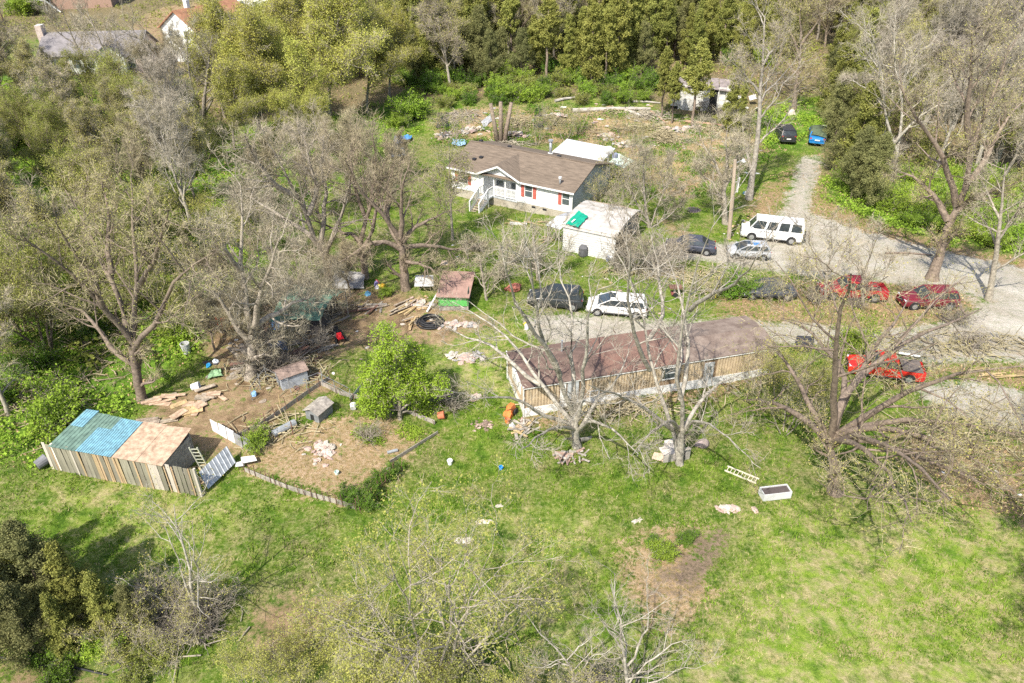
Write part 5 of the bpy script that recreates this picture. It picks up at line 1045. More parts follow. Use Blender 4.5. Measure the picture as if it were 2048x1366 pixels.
p0 = at(560, 650); t = thing('green_canopy', 'torn dark green canopy roof under the bare branches of the dirt yard', 'canopy', p0)
q = [at_h(x, y, p0.z+z) for x, y, z in ((540, 640, 1.7), (640, 640, 1.7), (690, 580, 2.1), (590, 570, 2.3))]
rdg = [(q[0]+q[3])/2+Vector((0, 0, .6)), (q[1]+q[2])/2+Vector((0, 0, .5))]
o = cloth([v-p0 for v in (q[0], q[1], rdg[1], rdg[0])], 9, 5, .1, 3, .02, .1).build('canopy_cloth', M_tg, t); cloth([v-p0 for v in (rdg[0], rdg[1], q[2], q[3])], 9, 5, .1, 4, .02, .1).build('canopy_cloth', M_tg, t)
for v in q: v = v-p0; MB().bar((v.x, v.y, -.2), (v.x, v.y, v.z), .07).build('post', M_woodgrey, t)
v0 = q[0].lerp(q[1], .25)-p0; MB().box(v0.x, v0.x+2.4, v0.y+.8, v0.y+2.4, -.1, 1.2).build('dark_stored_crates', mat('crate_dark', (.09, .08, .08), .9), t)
flat('grey_tarp', [(665,580),(728,582),(730,556),(668,552)], .02, mat('tarp_grey', (.36, .35, .34), .8, .2), 'grey tarp spread on the ground between the two dark trunks', 'tarp', [.2,.25,.5,.6], .08, 2)
M_bt = mat('tarp_blue', (.1, .3, .62), .55, .25, 4)
flat('blue_tarp', [(542,662),(590,664),(588,648),(546,646)], .02, M_bt, 'crumpled blue tarp in the dirt below the green canopy', 'tarp', .2, .12, 5)
flat('blue_tarp', [(532,702),(576,704),(572,686),(536,684)], .02, mat('tarp_blue_faded', (.22, .32, .5), .7), 'faded blue sheet in the dirt under the grey crooked tree', 'tarp', .15, .1, 6)
flat('blue_tarp', [(806,286),(822,285),(824,276),(808,277)], .02, M_bt, 'small bright blue tarp beyond the house corner by the bushes', 'tarp', .4, .1, 7)
flat('blue_tarp', [(905,292),(930,294),(934,283),(906,281)], .02, mat('tarp_pale_blue', (.32, .5, .68), .6), 'pale blue tarp behind the left end of the house roof', 'tarp', .2, .1, 8)
flat('dark_sheet_roof', [(782,325),(812,322),(806,288),(790,288)], .04, mat('slate_blue_sheet', (.12, .16, .24), .5), 'dark blue grey sheet roof in the brush west of the white house', 'metal sheet', [.6,.6,1.0,1.0])
flat('green_plastic_sheet', [(417,762),(448,756),(440,742),(424,746)], .02, mat('plastic_pale_green', (.3, .48, .26), .6), 'pale green plastic sheet on the dirt below the white bucket', 'plastic sheet', .2, .06, 9)
flat('white_board', [(486,936),(516,930),(511,920),(484,924)], .03, M_trim, 'white board on the garden fence corner by the metal sheet', 'board', .35); flat('white_board', [(472,940),(490,938),(488,928),(474,932)], .03, M_metalw, 'smaller white board left of the white garden corner board', 'board', .25)
def chairlike(px, py, a, mm, label):
    t = thing('plastic_chair', label, 'chair', at(px, py), a)
    MB().box(-.26, .26, -.25, .25, .4, .44).build('seat', mm, t); MB().hexa([(-.26, .22, .44), (.26, .22, .44), (.26, .27, .44), (-.26, .27, .44), (-.22, .36, .9), (.22, .36, .9), (.22, .4, .9), (-.22, .4, .9)]).build('backrest', mm, t)
    for x in (-.22, .22):
        for y in (-.21, .21): MB().box(x-.025, x+.025, y-.025, y+.025, 0, .4).build('leg', mm, t)
        MB().box(x-.04, x+.04, -.22, .24, .6, .63).build('armrest', mm, t)
M_or = mat('plastic_red_orange', (.75, .1, .05), .5, .1)
chairlike(445, 650, 2.6, M_or, 'left red orange plastic chair lying at the edge of the dirt yard'); chairlike(462, 648, 3.4, M_or, 'right red orange plastic chair beside its twin in the dirt yard')
def bucket(px, py, r, h, mm, label, cat='bucket', name='bucket', tip=False):
    p = at(px, py); t = thing(name, label, cat, p, 0)
    if tip: t.rotation_euler = (0, R_(80), rs_.uniform(0, 6)); t.location.z += r
    V = []; k = 14
    for z, q in ((0, r*.82), (h, r), (h, r*.92), (.03, r*.76)):
        V += [(q*math.cos(2*math.pi*j/k), q*math.sin(2*math.pi*j/k), z) for j in range(k)]
    F = [(i*k+j, i*k+(j+1) % k, (i+1)*k+(j+1) % k, (i+1)*k+j) for i in range(3) for j in range(k)]+[tuple(reversed(range(k))), tuple(range(3*k, 4*k))]
    link_mesh('shell', V, F, mm, t, False); MB().tube([(r*math.cos(a_), r*math.sin(a_), h-.03) for a_ in [2*math.pi*j/14 for j in range(15)]], .018, 5).build('rim', mm, t)
bucket(374, 705, .3, .75, M_metalw, 'tall white drum standing by the bushes of the dirt yard', 'drum', 'white_drum'); bucket(385, 781, .25, .5, M_trim, 'white tub lying among the leaves near the drum', 'tub', 'white_tub', True)
bucket(900, 928, .15, .3, M_trim, 'white bucket alone on the lawn below the lime tree'); bucket(781, 947, .17, .34, M_trim, 'white bucket beside the garden cane row'); bucket(791, 932, .13, .22, M_black, 'small black pot by the garden corner', 'pot', 'black_pot')
bucket(77, 940, .32, .6, mat('drum_grey', (.2, .2, .21), .7), 'grey barrel tipped over left of the plank fence', 'barrel', 'grey_barrel', True)
bucket(876, 838, .25, .4, mat('terracotta', (.6, .2, .1), .7), 'tipped orange clay pot by the lime green tree', 'pot', 'clay_pot', True); bucket(707, 822, .2, .34, M_metalw, 'white pot tipped beside the kennel path', 'pot', 'white_pot', True)
bucket(1002, 938, .12, .2, mat('blue_plastic', (.02, .3, .75), .5), 'tiny bright blue pail on the lawn in front of the trailer'); bucket(674, 948, .12, .2, mat('pale_mint', (.6, .75, .68), .5), 'mint coloured cup in the garden', 'cup', 'plastic_cup')
p = at(160, 883); 
def toy(px, py, label, cols, name='plastic_toy', cat='toy'):
    t = thing(name, label, cat, at(px, py)); 
    for i, c in enumerate(cols):
        mm = mat('toy_'+'_'.join('%02d' % int(a*99) for a in c), c, .5); o = lumpy(rs_, rs_.uniform(.14, .26), rs_.uniform(.14, .24), rs_.uniform(.25, .5), 8, .3).build('piece', mm, t); o.location = (rs_.uniform(-.4, .4), rs_.uniform(-.35, .35), .0)
toy(762, 572, 'heap of yellow violet and red toys under the dark trunk', [(.8,.5,.05), (.8,.7,.1), (.35,.3,.6), (.7,.2,.2), (.6,.6,.65)]); toy(1058, 655, 'yellow and white toy in the grass beside the gravel end', [(.8,.55,.05), (.75,.75,.75)])
toy(404, 641, 'blue plastic toy left of the red chairs', [(.02,.2,.45), (.05,.25,.4)]); toy(422, 727, 'blue jug lying below the white drum', [(.03,.3,.6), (.7,.75,.8)]); toy(516, 786, 'pale blue rag by the kennel', [(.25,.45,.7), (.3,.5,.7)], 'blue_rag', 'rag')
toy(735, 590, 'small blue bag near the toys', [(.15,.4,.6)], 'blue_bag', 'bag'); toy(1496, 389, 'blue and white bin bag at the foot of the tall forked tree', [(.1,.25,.4), (.75,.75,.75)], 'bin_bag', 'bag')
# riding mower
mt = thing('lawn_mower', 'red lawn mower with black deck in the dirt yard', 'lawn mower', at(677, 677), R_(-60))
MB().box(-.55, .35, -.32, .32, .15, .32).build('deck', M_black, mt); MB().hexa([(.15, -.2, .32), (.7, -.2, .32), (.7, .2, .32), (.15, .2, .32), (.2, -.16, .6), (.62, -.14, .55), (.62, .14, .55), (.2, .16, .6)]).build('hood', mat('mower_red', (.75, .03, .04), .4), mt)
MB().box(-.35, -.0, -.18, .18, .42, .5).build('seat', M_black, mt); MB().box(-.4, -.33, -.18, .18, .5, .8).build('seat_back', M_black, mt)
for x in (-.4, .55):
    for y in (-.36, .36): MB().tube([(x, y-.05, .18), (x, y+.05, .18)], .18, 12).build('wheel', M_tyre, mt)
MB().bar((.15, 0, .5), (0, 0, .8), .04).build('steering_column', M_black, mt)
# coiled black pipe
p = at(861, 647); t = thing('black_pipe_coil', 'coil of thick black corrugated pipe lying on the dirt', 'pipe coil', p)
for i in range(7):
    r = .98-.09*i; MB().tube([(r*math.cos(a_)*1.0+.03*math.sin(i), r*.92*math.sin(a_)+.02*i, .1+.1*(i % 3)+.03*math.sin(a_*3+i)) for a_ in [2*math.pi*j/26 for j in range(27)]], .055, 6, False).build('loop', M_black, t)
# kennels
def kennel(px, py, a, w, d, h, label, rm, wm, name='dog_house'):
    t = thing(name, label, 'dog house', at(px, py), a); o = .28*w
    MB().box(-w/2, w/2, .05, d, -.05, h).build('wall', wm, t); MB().box(-w/2, -o/2-.0, 0, .05, -.05, h).box(o/2, w/2, 0, .05, -.05, h).box(-o/2, o/2, 0, .05, h*.68, h).build('front_wall', wm, t); MB().box(-o/2, o/2, .045, .049, 0, h*.68).build('doorway', M_dark, t)
    MB().prism([(-w/2, h), (w/2, h), (0, h+w*.22)], .0, d).build('gable', wm, t)
    for s in (-1, 1):
        for k in range(2):
            ya, yb = -.12+(d+.24)*k/2, -.12+(d+.24)*(k+1)/2-.01; q = [(s*(w/2+.1), ya, h-.03), (s*(w/2+.1), yb, h-.03), (0, yb, h+w*.22+.04), (0, ya, h+w*.22+.04)]
            MB().slab(q if s > 0 else q[::-1], .04).build('roof_board', rm, t)
kennel(626, 842, R_(-28), 1.0, 1.25, .7, 'weathered grey dog house with arched doorway in the garden', M_woodgrey, mat('kennel_grey', (.24, .25, .25), .9, .3, 4))
kennel(560, 773, R_(-55), 1.1, 1.7, .95, 'long brown roofed kennel with pale blue grey walls under the branches', mat('kennel_brown', (.3, .22, .18), .9, .35, 3), mat('kennel_blue_grey', (.42, .45, .48), .8, .3, 3))
# mesh run beside the kennel: posts and rails
def post_fence(name, label, pts, n, h, mm, r=.03, cat='fence', lean=.12, rails=(), railm=None, bt=None):
    w_ = [at(*p_) for p_ in pts]; c = w_[0].copy(); t = thing(name, label, cat, c); seg = [(w_[i+1]-w_[i]).length for i in range(len(w_)-1)]; tot = sum(seg)
    def pos(s):
        for i, g in enumerate(seg):
            if s <= g or i == len(seg)-1: v = w_[i].lerp(w_[i+1], min(1, s/g)); v.z = gz(v.x, v.y); return v-c
            s -= g
    for i in range(n):
        b = pos(tot*i/(n-1)); hh = h*rs_.uniform(.75, 1.2); MB().tube([b-Vector((0, 0, .3)), b+Vector((rs_.uniform(-lean, lean), rs_.uniform(-lean, lean), hh))], r, 5).build('post', mm, t)
    for z in rails:
        for i in range(len(w_)-1): 
            a, b = w_[i]-c, w_[i+1]-c; MB().bar(a+Vector((0, 0, z)), b+Vector((0, 0, z)), .02).build('wire', railm or mm, t)
    if bt:
        s = 0
        while s < tot-.3:
            a, b = pos(s), pos(min(tot, s+bt)); MB().hexa([a+Vector((0, .03, -.1)), b+Vector((0, .03, -.1)), b+Vector((0, .06, -.1)), a+Vector((0, .06, -.1)), a+Vector((0, .03, .32)), b+Vector((0, .03, .32)), b+Vector((0, .06, .32)), a+Vector((0, .06, .32))]).build('plank', railm or M_woodgrey, t); s += bt+.02
    return t
M_rod = mat('rusty_rod', (.2, .11, .08), .9, .3)
post_fence('garden_fence', 'low grey plank and rusty rod fence along the lower edge of the garden', [(490,945),(560,975),(640,1000),(712,1020)], 20, .75, M_rod, .02, bt=1.5)
post_fence('cane_fence', 'row of thin leaning canes with vines at the lower right garden edge', [(715,1022),(745,1000),(775,968),(800,945)], 18, .85, M_rod, .018, lean=.2, rails=(.35,))
post_fence('cane_fence', 'second sparse row of canes outside the garden vines', [(725,1030),(765,1002),(805,962)], 9, .5, M_rod, .015, lean=.15)
a, b = at(780, 930), at(876, 868); single('long_rail', MB().hexa([Vector((0, 0, .05)), b-a+Vector((0, 0, .05)), b-a+Vector((0, .06, .05)), Vector((0, .06, .05)), Vector((0, 0, .3)), b-a+Vector((0, 0, .22)), b-a+Vector((0, .06, .22)), Vector((0, .06, .3))]), M_woodgrey, 'long grey plank edging the garden on the lawn side', 'plank', a)
post_fence('wire_pen', 'wire pen with grey posts around the long kennel', [(505,800),(535,760),(590,790),(640,770),(700,800)], 9, 1.1, M_metal, .025, rails=(.95, .5))
post_fence('wire_fence', 'low plank and rod border between the dirt yard and the garden', [(470,880),(530,850),(600,800),(660,760)], 9, .8, M_rod, .022, bt=1.6)
post_fence('wire_fence', 'sunken grey edging planks behind the dog house', [(640,770),(700,800),(760,805),(870,850)], 7, .5, M_rod, .02, bt=1.8)
post_fence('wire_fence', 'pale edging planks left of the lime green tree', [(700,805),(722,778),(745,750)], 3, .4, M_rod, .02, bt=1.2, railm=M_metalw)
p = at(571, 862); single('concrete_pipe', MB().tube([(-.55, -.5, .2), (.45, .55, .2)], .22, 12), mat('concrete_grey', (.33, .35, .36), .9), 'grey concrete pipe lying beside the garden plank border', 'pipe', p)
p = at(786, 905); single('concrete_pipe', MB().tube([(-.3, -.1, .09), (.25, .12, .09)], .09, 10), mat('concrete_grey', (.33, .35, .36)), 'short grey pipe piece in the garden near its right edge', 'pipe', p)
for px, py, h_, lab in ((563, 822, 1.3, 'yellow stake standing in the dirt by the dog house'), (586, 870, 1.0, 'dark leaning rod by the grey pipe')): p = at(px, py); single('stake', MB().bar((0, 0, -.2), (.02, 0, h_), .05), M_woodnew if py < 850 else M_rod, lab, 'stake', p)
# lumber, rubble and heaps made of pieces
M_rub = [mat('rubble_pale', (.56, .5, .42), .9, .3, 6, rnd=.3), mat('rubble_pink', (.52, .38, .32), .9, .3, 6, rnd=.3), mat('rubble_grey', (.4, .38, .36), .9, .3, 6, rnd=.3)]
def planks(name, label, px, py, n, ln, ang, sx, sy, mm, cat='lumber pile', w=(.08, .2), spread=.3):
    t = thing(name, label, cat, at(px, py)); 
    for i in range(n):
        l = ln*rs_.uniform(.5, 1.1); ww = rs_.uniform(*w); o = MB().box(-l/2, l/2, -ww/2, ww/2, 0, .045).build('plank', rs_.choice(mm), t)
        o.location = (rs_.uniform(-sx, sx), rs_.uniform(-sy, sy), .03+.05*(i % 4)); o.rotation_euler = (rs_.uniform(-.06, .06), rs_.uniform(-.05, .05), R_(ang)+rs_.gauss(0, spread))
WN = [M_wood, M_woodgrey, M_woodnew]
planks('lumber_pile', 'long boards laid side by side right of the green canopy', 660, 648, 12, 2.8, 42, .9, .9, WN, spread=.12)
planks('lumber_pile', 'dark mixed lumber heap in the middle of the dirt yard', 738, 620, 13, 2.0, 40, .9, .7, [M_wood, M_woodgrey, M_rod], spread=.5)
planks('lumber_pile', 'straight pale boards pointing at the small green shed', 815, 615, 9, 2.4, 45, .7, .7, [M_woodnew, M_wood], spread=.15)
planks('lumber_pile', 'loose sticks beside the black pipe coil', 828, 645, 9, 1.3, 50, .5, .5, [M_woodnew, M_wood], spread=.4)
planks('lumber_pile', 'scattered boards left of the mower', 640, 690, 10, 2.2, 45, 1.0, .8, WN, spread=.3)
planks('lumber_pile', 'dark long boards below the mower', 590, 720, 9, 2.6, 50, .9, .9, [M_wood, M_rod], spread=.3)
planks('board_scraps', 'broken tan particle board scraps by the dirt yard edge', 375, 825, 9, 1.2, 60, .8, .9, [M_osb, M_woodnew], w=(.3, .7), spread=.6, cat='boards')
planks('board_scraps', 'pale plank stack at the foot of the great bare tree', 325, 800, 7, 1.8, 15, .6, .5, [M_osb, M_wood], w=(.2, .4), spread=.15, cat='boards')
planks('board_scraps', 'grey logs and boards below the plank stack', 312, 842, 5, 1.6, 20, .6, .3, [M_wood], w=(.2, .35), spread=.2, cat='boards')
planks('board_scraps', 'flat tan board at the rear edge of the particle board roof', 345, 865, 3, 1.0, 0, .3, .2, [M_osb], w=(.5, .7), cat='boards')
planks('firewood_heap', 'heap of split firewood in front of the clustered tree', 1142, 915, 36, .75, 20, .85, .5, [mat('firewood', (.4, .28, .22), .9, .35, 5, rnd=.5), M_woodgrey], cat='firewood', w=(.06, .13), spread=.9)
planks('board_scraps', 'boards and rubbish at the left end of the long trailer', 1048, 858, 12, 1.3, 60, .6, .6, WN, cat='boards', spread=.8)
planks('board_scraps', 'tan sticks on the grass by the right gravel', 1985, 750, 8, 2.0, 8, 1.2, .4, [M_woodnew], cat='boards', w=(.05, .1), spread=.08)
planks('board_scraps', 'broken boards at the foot of the metal garage canopy', 1095, 480, 6, 1.0, 30, .5, .6, [M_wood, M_woodnew], cat='boards', spread=.6)
planks('board_scraps', 'thin edging boards along the house front bed', 1060, 447, 6, 2.0, -24, 1.6, .3, [M_woodnew], cat='boards', w=(.06, .1), spread=.2)
def rubble(label, px, py, n, sx, sy, mm, smin=.06, smax=.22, name='rubble_heap', h=.15, cat='rubble', kind=None, part='stone'):
    c = at(px, py); t = thing(name, label, cat, c)
    protos = [lumpy(rs_, 1, 1, .8, 6, .35).build(part, m_, None) for m_ in mm]
    for i in range(n):
        o = protos[i % len(protos)] if i < len(protos) else protos[i % len(protos)].copy()
        if i >= len(protos): COL.objects.link(o)
        o.parent = t; s = rs_.uniform(smin, smax); x, y = rs_.gauss(0, sx*.5), rs_.gauss(0, sy*.5); o.location = (x, y, gz(c.x+x, c.y+y)-c.z+h*rs_.random()*math.exp(-(x/sx)**2-(y/sy)**2)); o.scale = (s*rs_.uniform(.7, 1.5), s, s*.6); o.rotation_euler = (rs_.uniform(-.4, .4), rs_.uniform(-.4, .4), rs_.uniform(0, 6))
rubble('heap of pale stones in the middle of the garden', 645, 903, 60, .7, .75, [M_rub[0], M_rub[1]])
rubble('pale pinkish rubble heap on the grass right of the lime green tree', 940, 715, 70, .9, .6, [M_rub[0], M_rub[2], M_rub[1]]); rubble('small pale rubble patch left of the bigger rubble heap', 905, 713, 26, .6, .25, [M_rub[0]])
rubble('pink rubble spot on the lawn beside the lime green tree', 953, 797, 24, .4, .3, [M_rub[1], M_rub[0]]); rubble('brown crumbly heap at the lawn corner before the trailer', 968, 850, 40, .6, .5, [M_rub[1], mat('rubble_brown', (.25, .18, .14), .9)], .05, .12)
rubble('rubbish and stones between the pipe coil and the small green shed', 915, 650, 70, 1.6, .5, M_rub); rubble('rubbish heap left of the small green shed', 838, 608, 60, .8, .8, M_rub+[M_woodnew])
rubble('stones lying in the grass below the ladder', 1458, 1019, 30, .75, .25, [M_rub[0], M_rub[1]])
for k, (px, py, a_, sx, sy, lab) in enumerate(((1275,1042,40,.5,.2,'flat pale stone slab in the grass above the straw patch'), (920,1083,10,.55,.3,'flat pale stone at the lower lawn by the budding tree'), (966,1043,0,.45,.22,'flat pale stone right above the budding tree'), (997,1012,30,.28,.18,'small pale stone on the lawn below the trailer'))):
    single('flat_stone', lumpy(rs_, sx, sy, .06, 9, .4), M_rub[0], lab, 'stone', at(px, py), R_(a_))
# white box planter, boxes and cushion by the trees
bx = thing('white_planter_box', 'long white open box filled with dark soil on the lawn', 'planter', at(1526, 1003), R_(9)); w, d, h = 1.55, .62, .45
for n_a in ((0, w, 0, .04), (0, w, d-.04, d), (0, .04, .045, d-.045), (w-.04, w, .045, d-.045)): MB().box(*n_a, 0, h).build('side_board', M_metalw, bx)
MB().box(.045, w-.045, .045, d-.045, .02, h-.08).build('soil', mat('dark_soil', (.1, .08, .075), .95), bx)
bx = thing('stone_trough', 'grey angular box beside the foot of the double stemmed tree', 'box', at(1326, 926), R_(12)); w, d, h = 1.2, .8, .55
MB().box(0, w, 0, .05, 0, h).box(.9, w, .05, d, 0, h).build('side_board', mat('box_grey', (.42, .38, .34), .8), bx); MB().slab([(0, 0, .5), (w*.95, 0, h), (w*.95, d, h), (0, d, .45)], .04).build('lid', mat('box_pale', (.66, .6, .52), .8), bx)
flat('flat_board', [(1303,920),(1325,926),(1330,912),(1308,908)], .05, mat('board_peach', (.66, .5, .36), .8), 'peach coloured board beside the grey box at the double stemmed tree', 'board', .15); flat('flat_board', [(1325,905),(1345,903),(1345,890),(1327,894)], .05, mat('box_pale', (.66, .6, .52)), 'pale board leaning behind the grey box', 'board', [.4,.4,.5,.5])
single('stone_slab', MB().box(-.15, .15, -.1, .1, 0, .75), mat('box_grey', (.42, .38, .34)), 'grey upright block just right of the double stemmed tree foot', 'block', at(1372, 917), .4)
single('stuffed_sack', lumpy(rs_, .45, .3, .45, 10, .2), mat('sack_mauve', (.35, .28, .26), .9, .3, 4), 'mauve brown stuffed sack on the lawn behind the double stemmed tree', 'sack', at(1405, 890), .2, smooth=True)
single('concrete_curb', MB().box(-.8, .8, -.12, .12, 0, .16), M_metalw, 'pale concrete bar lying on the lawn in front of the house', 'concrete bar', at(1037, 449), R_(-8))
flat('flat_board', [(880,532),(896,532),(896,523),(884,523)], .04, mat('board_peach', (.66, .5, .36)), 'small tan board on the shaded lawn above the green shed', 'board', .1)
# smoker barrel at the garage
p = at(1166, 511); single('covered_grill', MB().tube([(0, 0, 0), (0, 0, .1), (0, 0, .75), (0, 0, .95)], [.36, .4, .4, .22], 8), mat('cover_charcoal', (.13, .13, .135), .8, .3, 4), 'grill under a charcoal cover against the garage wall', 'grill', p)
p = at(1215, 522); t = thing('water_jugs', 'blue and white jugs at the garage front corner', 'jugs', p)
for i, (x, y, c) in enumerate(((0, 0, (.3, .36, .5)), (.3, .05, (.75, .75, .76)), (.45, -.15, (.72, .7, .66)))): o = MB().tube([(x, y, 0), (x, y, .35), (x, y, .45), (x, y, .5)], [.13, .14, .05, .05], 8).build('jug', mat('jug_%d' % i, c, .5), t)
# orange machine at the trailer end
t = thing('orange_tiller', 'orange garden tiller at the left end of the long trailer', 'tiller', at(1022, 828), R_(60)); M_og = mat('machine_orange', (.75, .22, .06), .5)
MB().hexa([(-.35, -.2, .3), (.3, -.2, .3), (.3, .2, .3), (-.35, .2, .3), (-.25, -.15, .75), (.2, -.15, .7), (.2, .15, .7), (-.25, .15, .75)]).build('engine_cover', M_og, t)
for y in (-.27, .27): MB().tube([(.1, y-.05, .22), (.1, y+.05, .22)], .22, 12).build('wheel', M_tyre, t); MB().bar((-.2, y*.7, .6), (-.9, y, 1.0), .04).build('handle', M_black, t)
MB().tube([(-.35, -.25, .18), (-.35, .25, .18)], .2, 8).build('tines', M_og, t)
bucket(1015, 845, .17, .3, M_og, 'orange bucket below the orange tiller')
toy(1033, 850, 'heap of white and tan household rubbish by the trailer corner', [(.7,.7,.7), (.55,.4,.25), (.6,.55,.5), (.4,.25,.2)], 'rubbish_heap', 'rubbish')
# red wheelbarrow-like tarp near lawn, fire ring, grill on lawn
single('red_brown_bush_heap', lumpy(rs_, .7, .5, .6, 10, .35), mat('rust_red_heap', (.38, .14, .1), .9, .3, 5), 'rust red heap on the grass left of the black car', 'heap', at(1027, 580))
t = thing('fire_ring', 'black ash fire ring burnt into the grass beside the pruned tree', 'fire pit', at(1387, 420)); MB().tube([(0, 0, -.02), (0, 0, .03)], .62, 18).build('ash', mat('ash_dark', (.06, .05, .06), .95, .4, 6), t)
for i in range(14): a_ = i*2*math.pi/14; o = lumpy(rs_, .12, .1, .12, 6, .3).build('stone', mat('scorched_stone', (.16, .13, .13), .9), t); o.location = (.64*math.cos(a_), .64*math.sin(a_), 0)
t = thing('garden_cart', 'dark garden cart with reddish wheel base on the grass strip', 'cart', at(1348, 592), 0); MB().box(-.45, .5, -.3, .3, .75, .85).build('tray', M_rod, t); MB().box(-.08, .08, -.06, .06, .1, .75).build('stand', M_woodgrey, t); MB().box(-.25, .15, -.2, .2, .18, .32).build('base', mat('cart_red', (.3, .1, .09), .8), t); MB().tube([(.05, -.25, .2), (.05, -.2, .2)], .2, 12).build('wheel', M_tyre, t)
for px, py, lab in ((1434, 580, 'left yellow marker stake on the grass strip'), (1431, 595, 'lower yellow marker stake on the grass strip')): single('marker_stake', MB().tube([(0, 0, -.1), (0, 0, 1.2)], .03, 6), mat('marker_yellow', (.75, .6, .05), .6), lab, 'stake', at(px, py))
# poles
t = thing('utility_pole', 'weathered wooden utility pole with lamp arm at the gravel edge', 'utility pole', at(1458, 478)); hh = 7.2
MB().tube([(0, 0, -.5), (-.3, 0, hh*.5), (-.62, 0, hh)], [.19, .17, .14], 10).build('pole', mat('pole_wood', (.45, .36, .27), .9, .3, 4, stretch=(1, 1, .1)), t)
MB().bar((-.62, 0, hh-.3), (.05, -.1, hh+.05), .05).build('lamp_arm', M_metal, t); MB().tube([(.05, -.1, hh-.12), (.05, -.1, hh+.1)], [.2, .1], 10).build('lamp_head', M_metalw, t)
MB().box(-.15, .02, -.14, .03, hh-2.8, hh-1.5).build('meter_box', M_metalw, t); MB().bar((-.4, -.05, hh-1.9), (-.14, -.05, hh-1.9), .05).build('bracket', M_metal, t)
single('short_post', MB().bar((0, 0, -.3), (.05, 0, 1.75), .16), M_woodgrey, 'short grey post standing behind the trailer roof by the gravel', 'post', at(1226, 712)); single('leaning_rod', MB().bar((0, 0, 0), (.9, .1, 1.3), .05), M_rod, 'thin rod propped beside the short grey post', 'rod', at(1249, 690) , 3.1)
t = thing('utility_pole', 'slim dark utility pole at the top left corner', 'utility pole', at(12, 55)); MB().tube([(0, 0, -.5), (-.5, 0, 8)], [.17, .12], 8).build('pole', M_rod, t); MB().bar((-1.2, 0, 7.4), (.4, 0, 7.4), .1).build('crossarm', M_rod, t)
# slope: fallen logs, tarps and scraps
M_log = mat('log_grey', (.45, .41, .36), .9, .35, 4, stretch=(.3, 1, 1)); M_logr = mat('log_reddish', (.42, .27, .18), .9, .3, 4)
def log(px0, py0, px1, py1, r, label, mm=None, z=.0):
    a, b = at(px0, py0), at(px1, py1); m_ = (b-a)*.5; single('fallen_log', MB().tube([Vector((0, 0, r+z)), m_+Vector((0, .15, r*1.2+z)), b-a+Vector((0, 0, r+z))], [r, r*.85, r*.6], 8), mm or M_log, label, 'log', a)
log(1145, 226, 1300, 222, .3, 'long pale grey fallen trunk across the cleared slope'); log(1250, 224, 1285, 236, .22, 'short grey log lying against the long fallen trunk'); log(1370, 246, 1495, 262, .2, 'long reddish log below the ruined building', M_logr)
log(1110, 205, 1150, 198, .2, 'grey log at the wood edge above the slope'); log(1265, 205, 1320, 208, .14, 'thin pale log left of the bare cedar trunks'); log(1300, 225, 1330, 248, .12, 'thin tan log leaning to the cedar foot', M_logr, .1); log(1640, 458, 1650, 462, .05, 'short stick on the gravel at the driveway foot')
log(1770, 508, 1865, 512, .1, 'dark fallen limb across the gravel before the leaning tree', BARK[2]); log(60, 1330, 215, 1352, .06, 'black edging pipe along the lower left corner', M_black); log(-60, 1316, 60, 1330, .06, 'black edging pipe entering at the lower left', M_black)
flat('black_ground_cloth', [(872,258),(906,256),(910,226),(876,226)], .02, M_black, 'square black ground cloth at the left of the cleared slope', 'ground cloth', .12, .06, 21); flat('black_ground_cloth', [(1066,262),(1086,262),(1092,218),(1070,218)], .02, M_black, 'narrow black ground cloth in the middle of the cleared slope', 'ground cloth', .12, .06, 22)
flat('grey_ground_cloth', [(968,256),(990,240),(984,228),(962,245)], .02, mat('cloth_grey', (.42, .42, .42), .8), 'grey crumpled cloth left of the sawn trunks', 'ground cloth', .15, .08, 23)
def sticks(label, px, py, n, sx, sy, hmax, mm, group=None, ln=1.4):
    n = int(n*1.5)
    c = at(px, py); rs2 = np.random.RandomState(int(px*7+py)); P = []
    x, y = rs2.normal(size=n)*sx*.5, rs2.normal(size=n)*sy*.5; z = hgt(x+c.x, y+c.y)-c.z+rs2.rand(n)*hmax*np.exp(-(x/sx)**2-(y/sy)**2)+.05
    d = unit(np.stack([rs2.normal(size=n), rs2.normal(size=n), rs2.normal(size=n)*.22], 1)); L = (ln*rs2.uniform(.3, 1.2, n))[:, None]
    P = np.stack([np.stack([x, y, z], 1)-d*L/2, np.stack([x, y, z], 1)+rs2.normal(size=(n, 3))*.05, np.stack([x, y, z], 1)+d*L/2], 1); R = np.tile(np.array([.035, .03, .015]), (n, 1))*rs2.uniform(.5, 1.6, n)[:, None]
    V, F = tubes(P, R, 4); o = link_mesh('brush_heap', V, F, mm); o.location = c; return tag(o, label, 'brush', group, 'stuff')
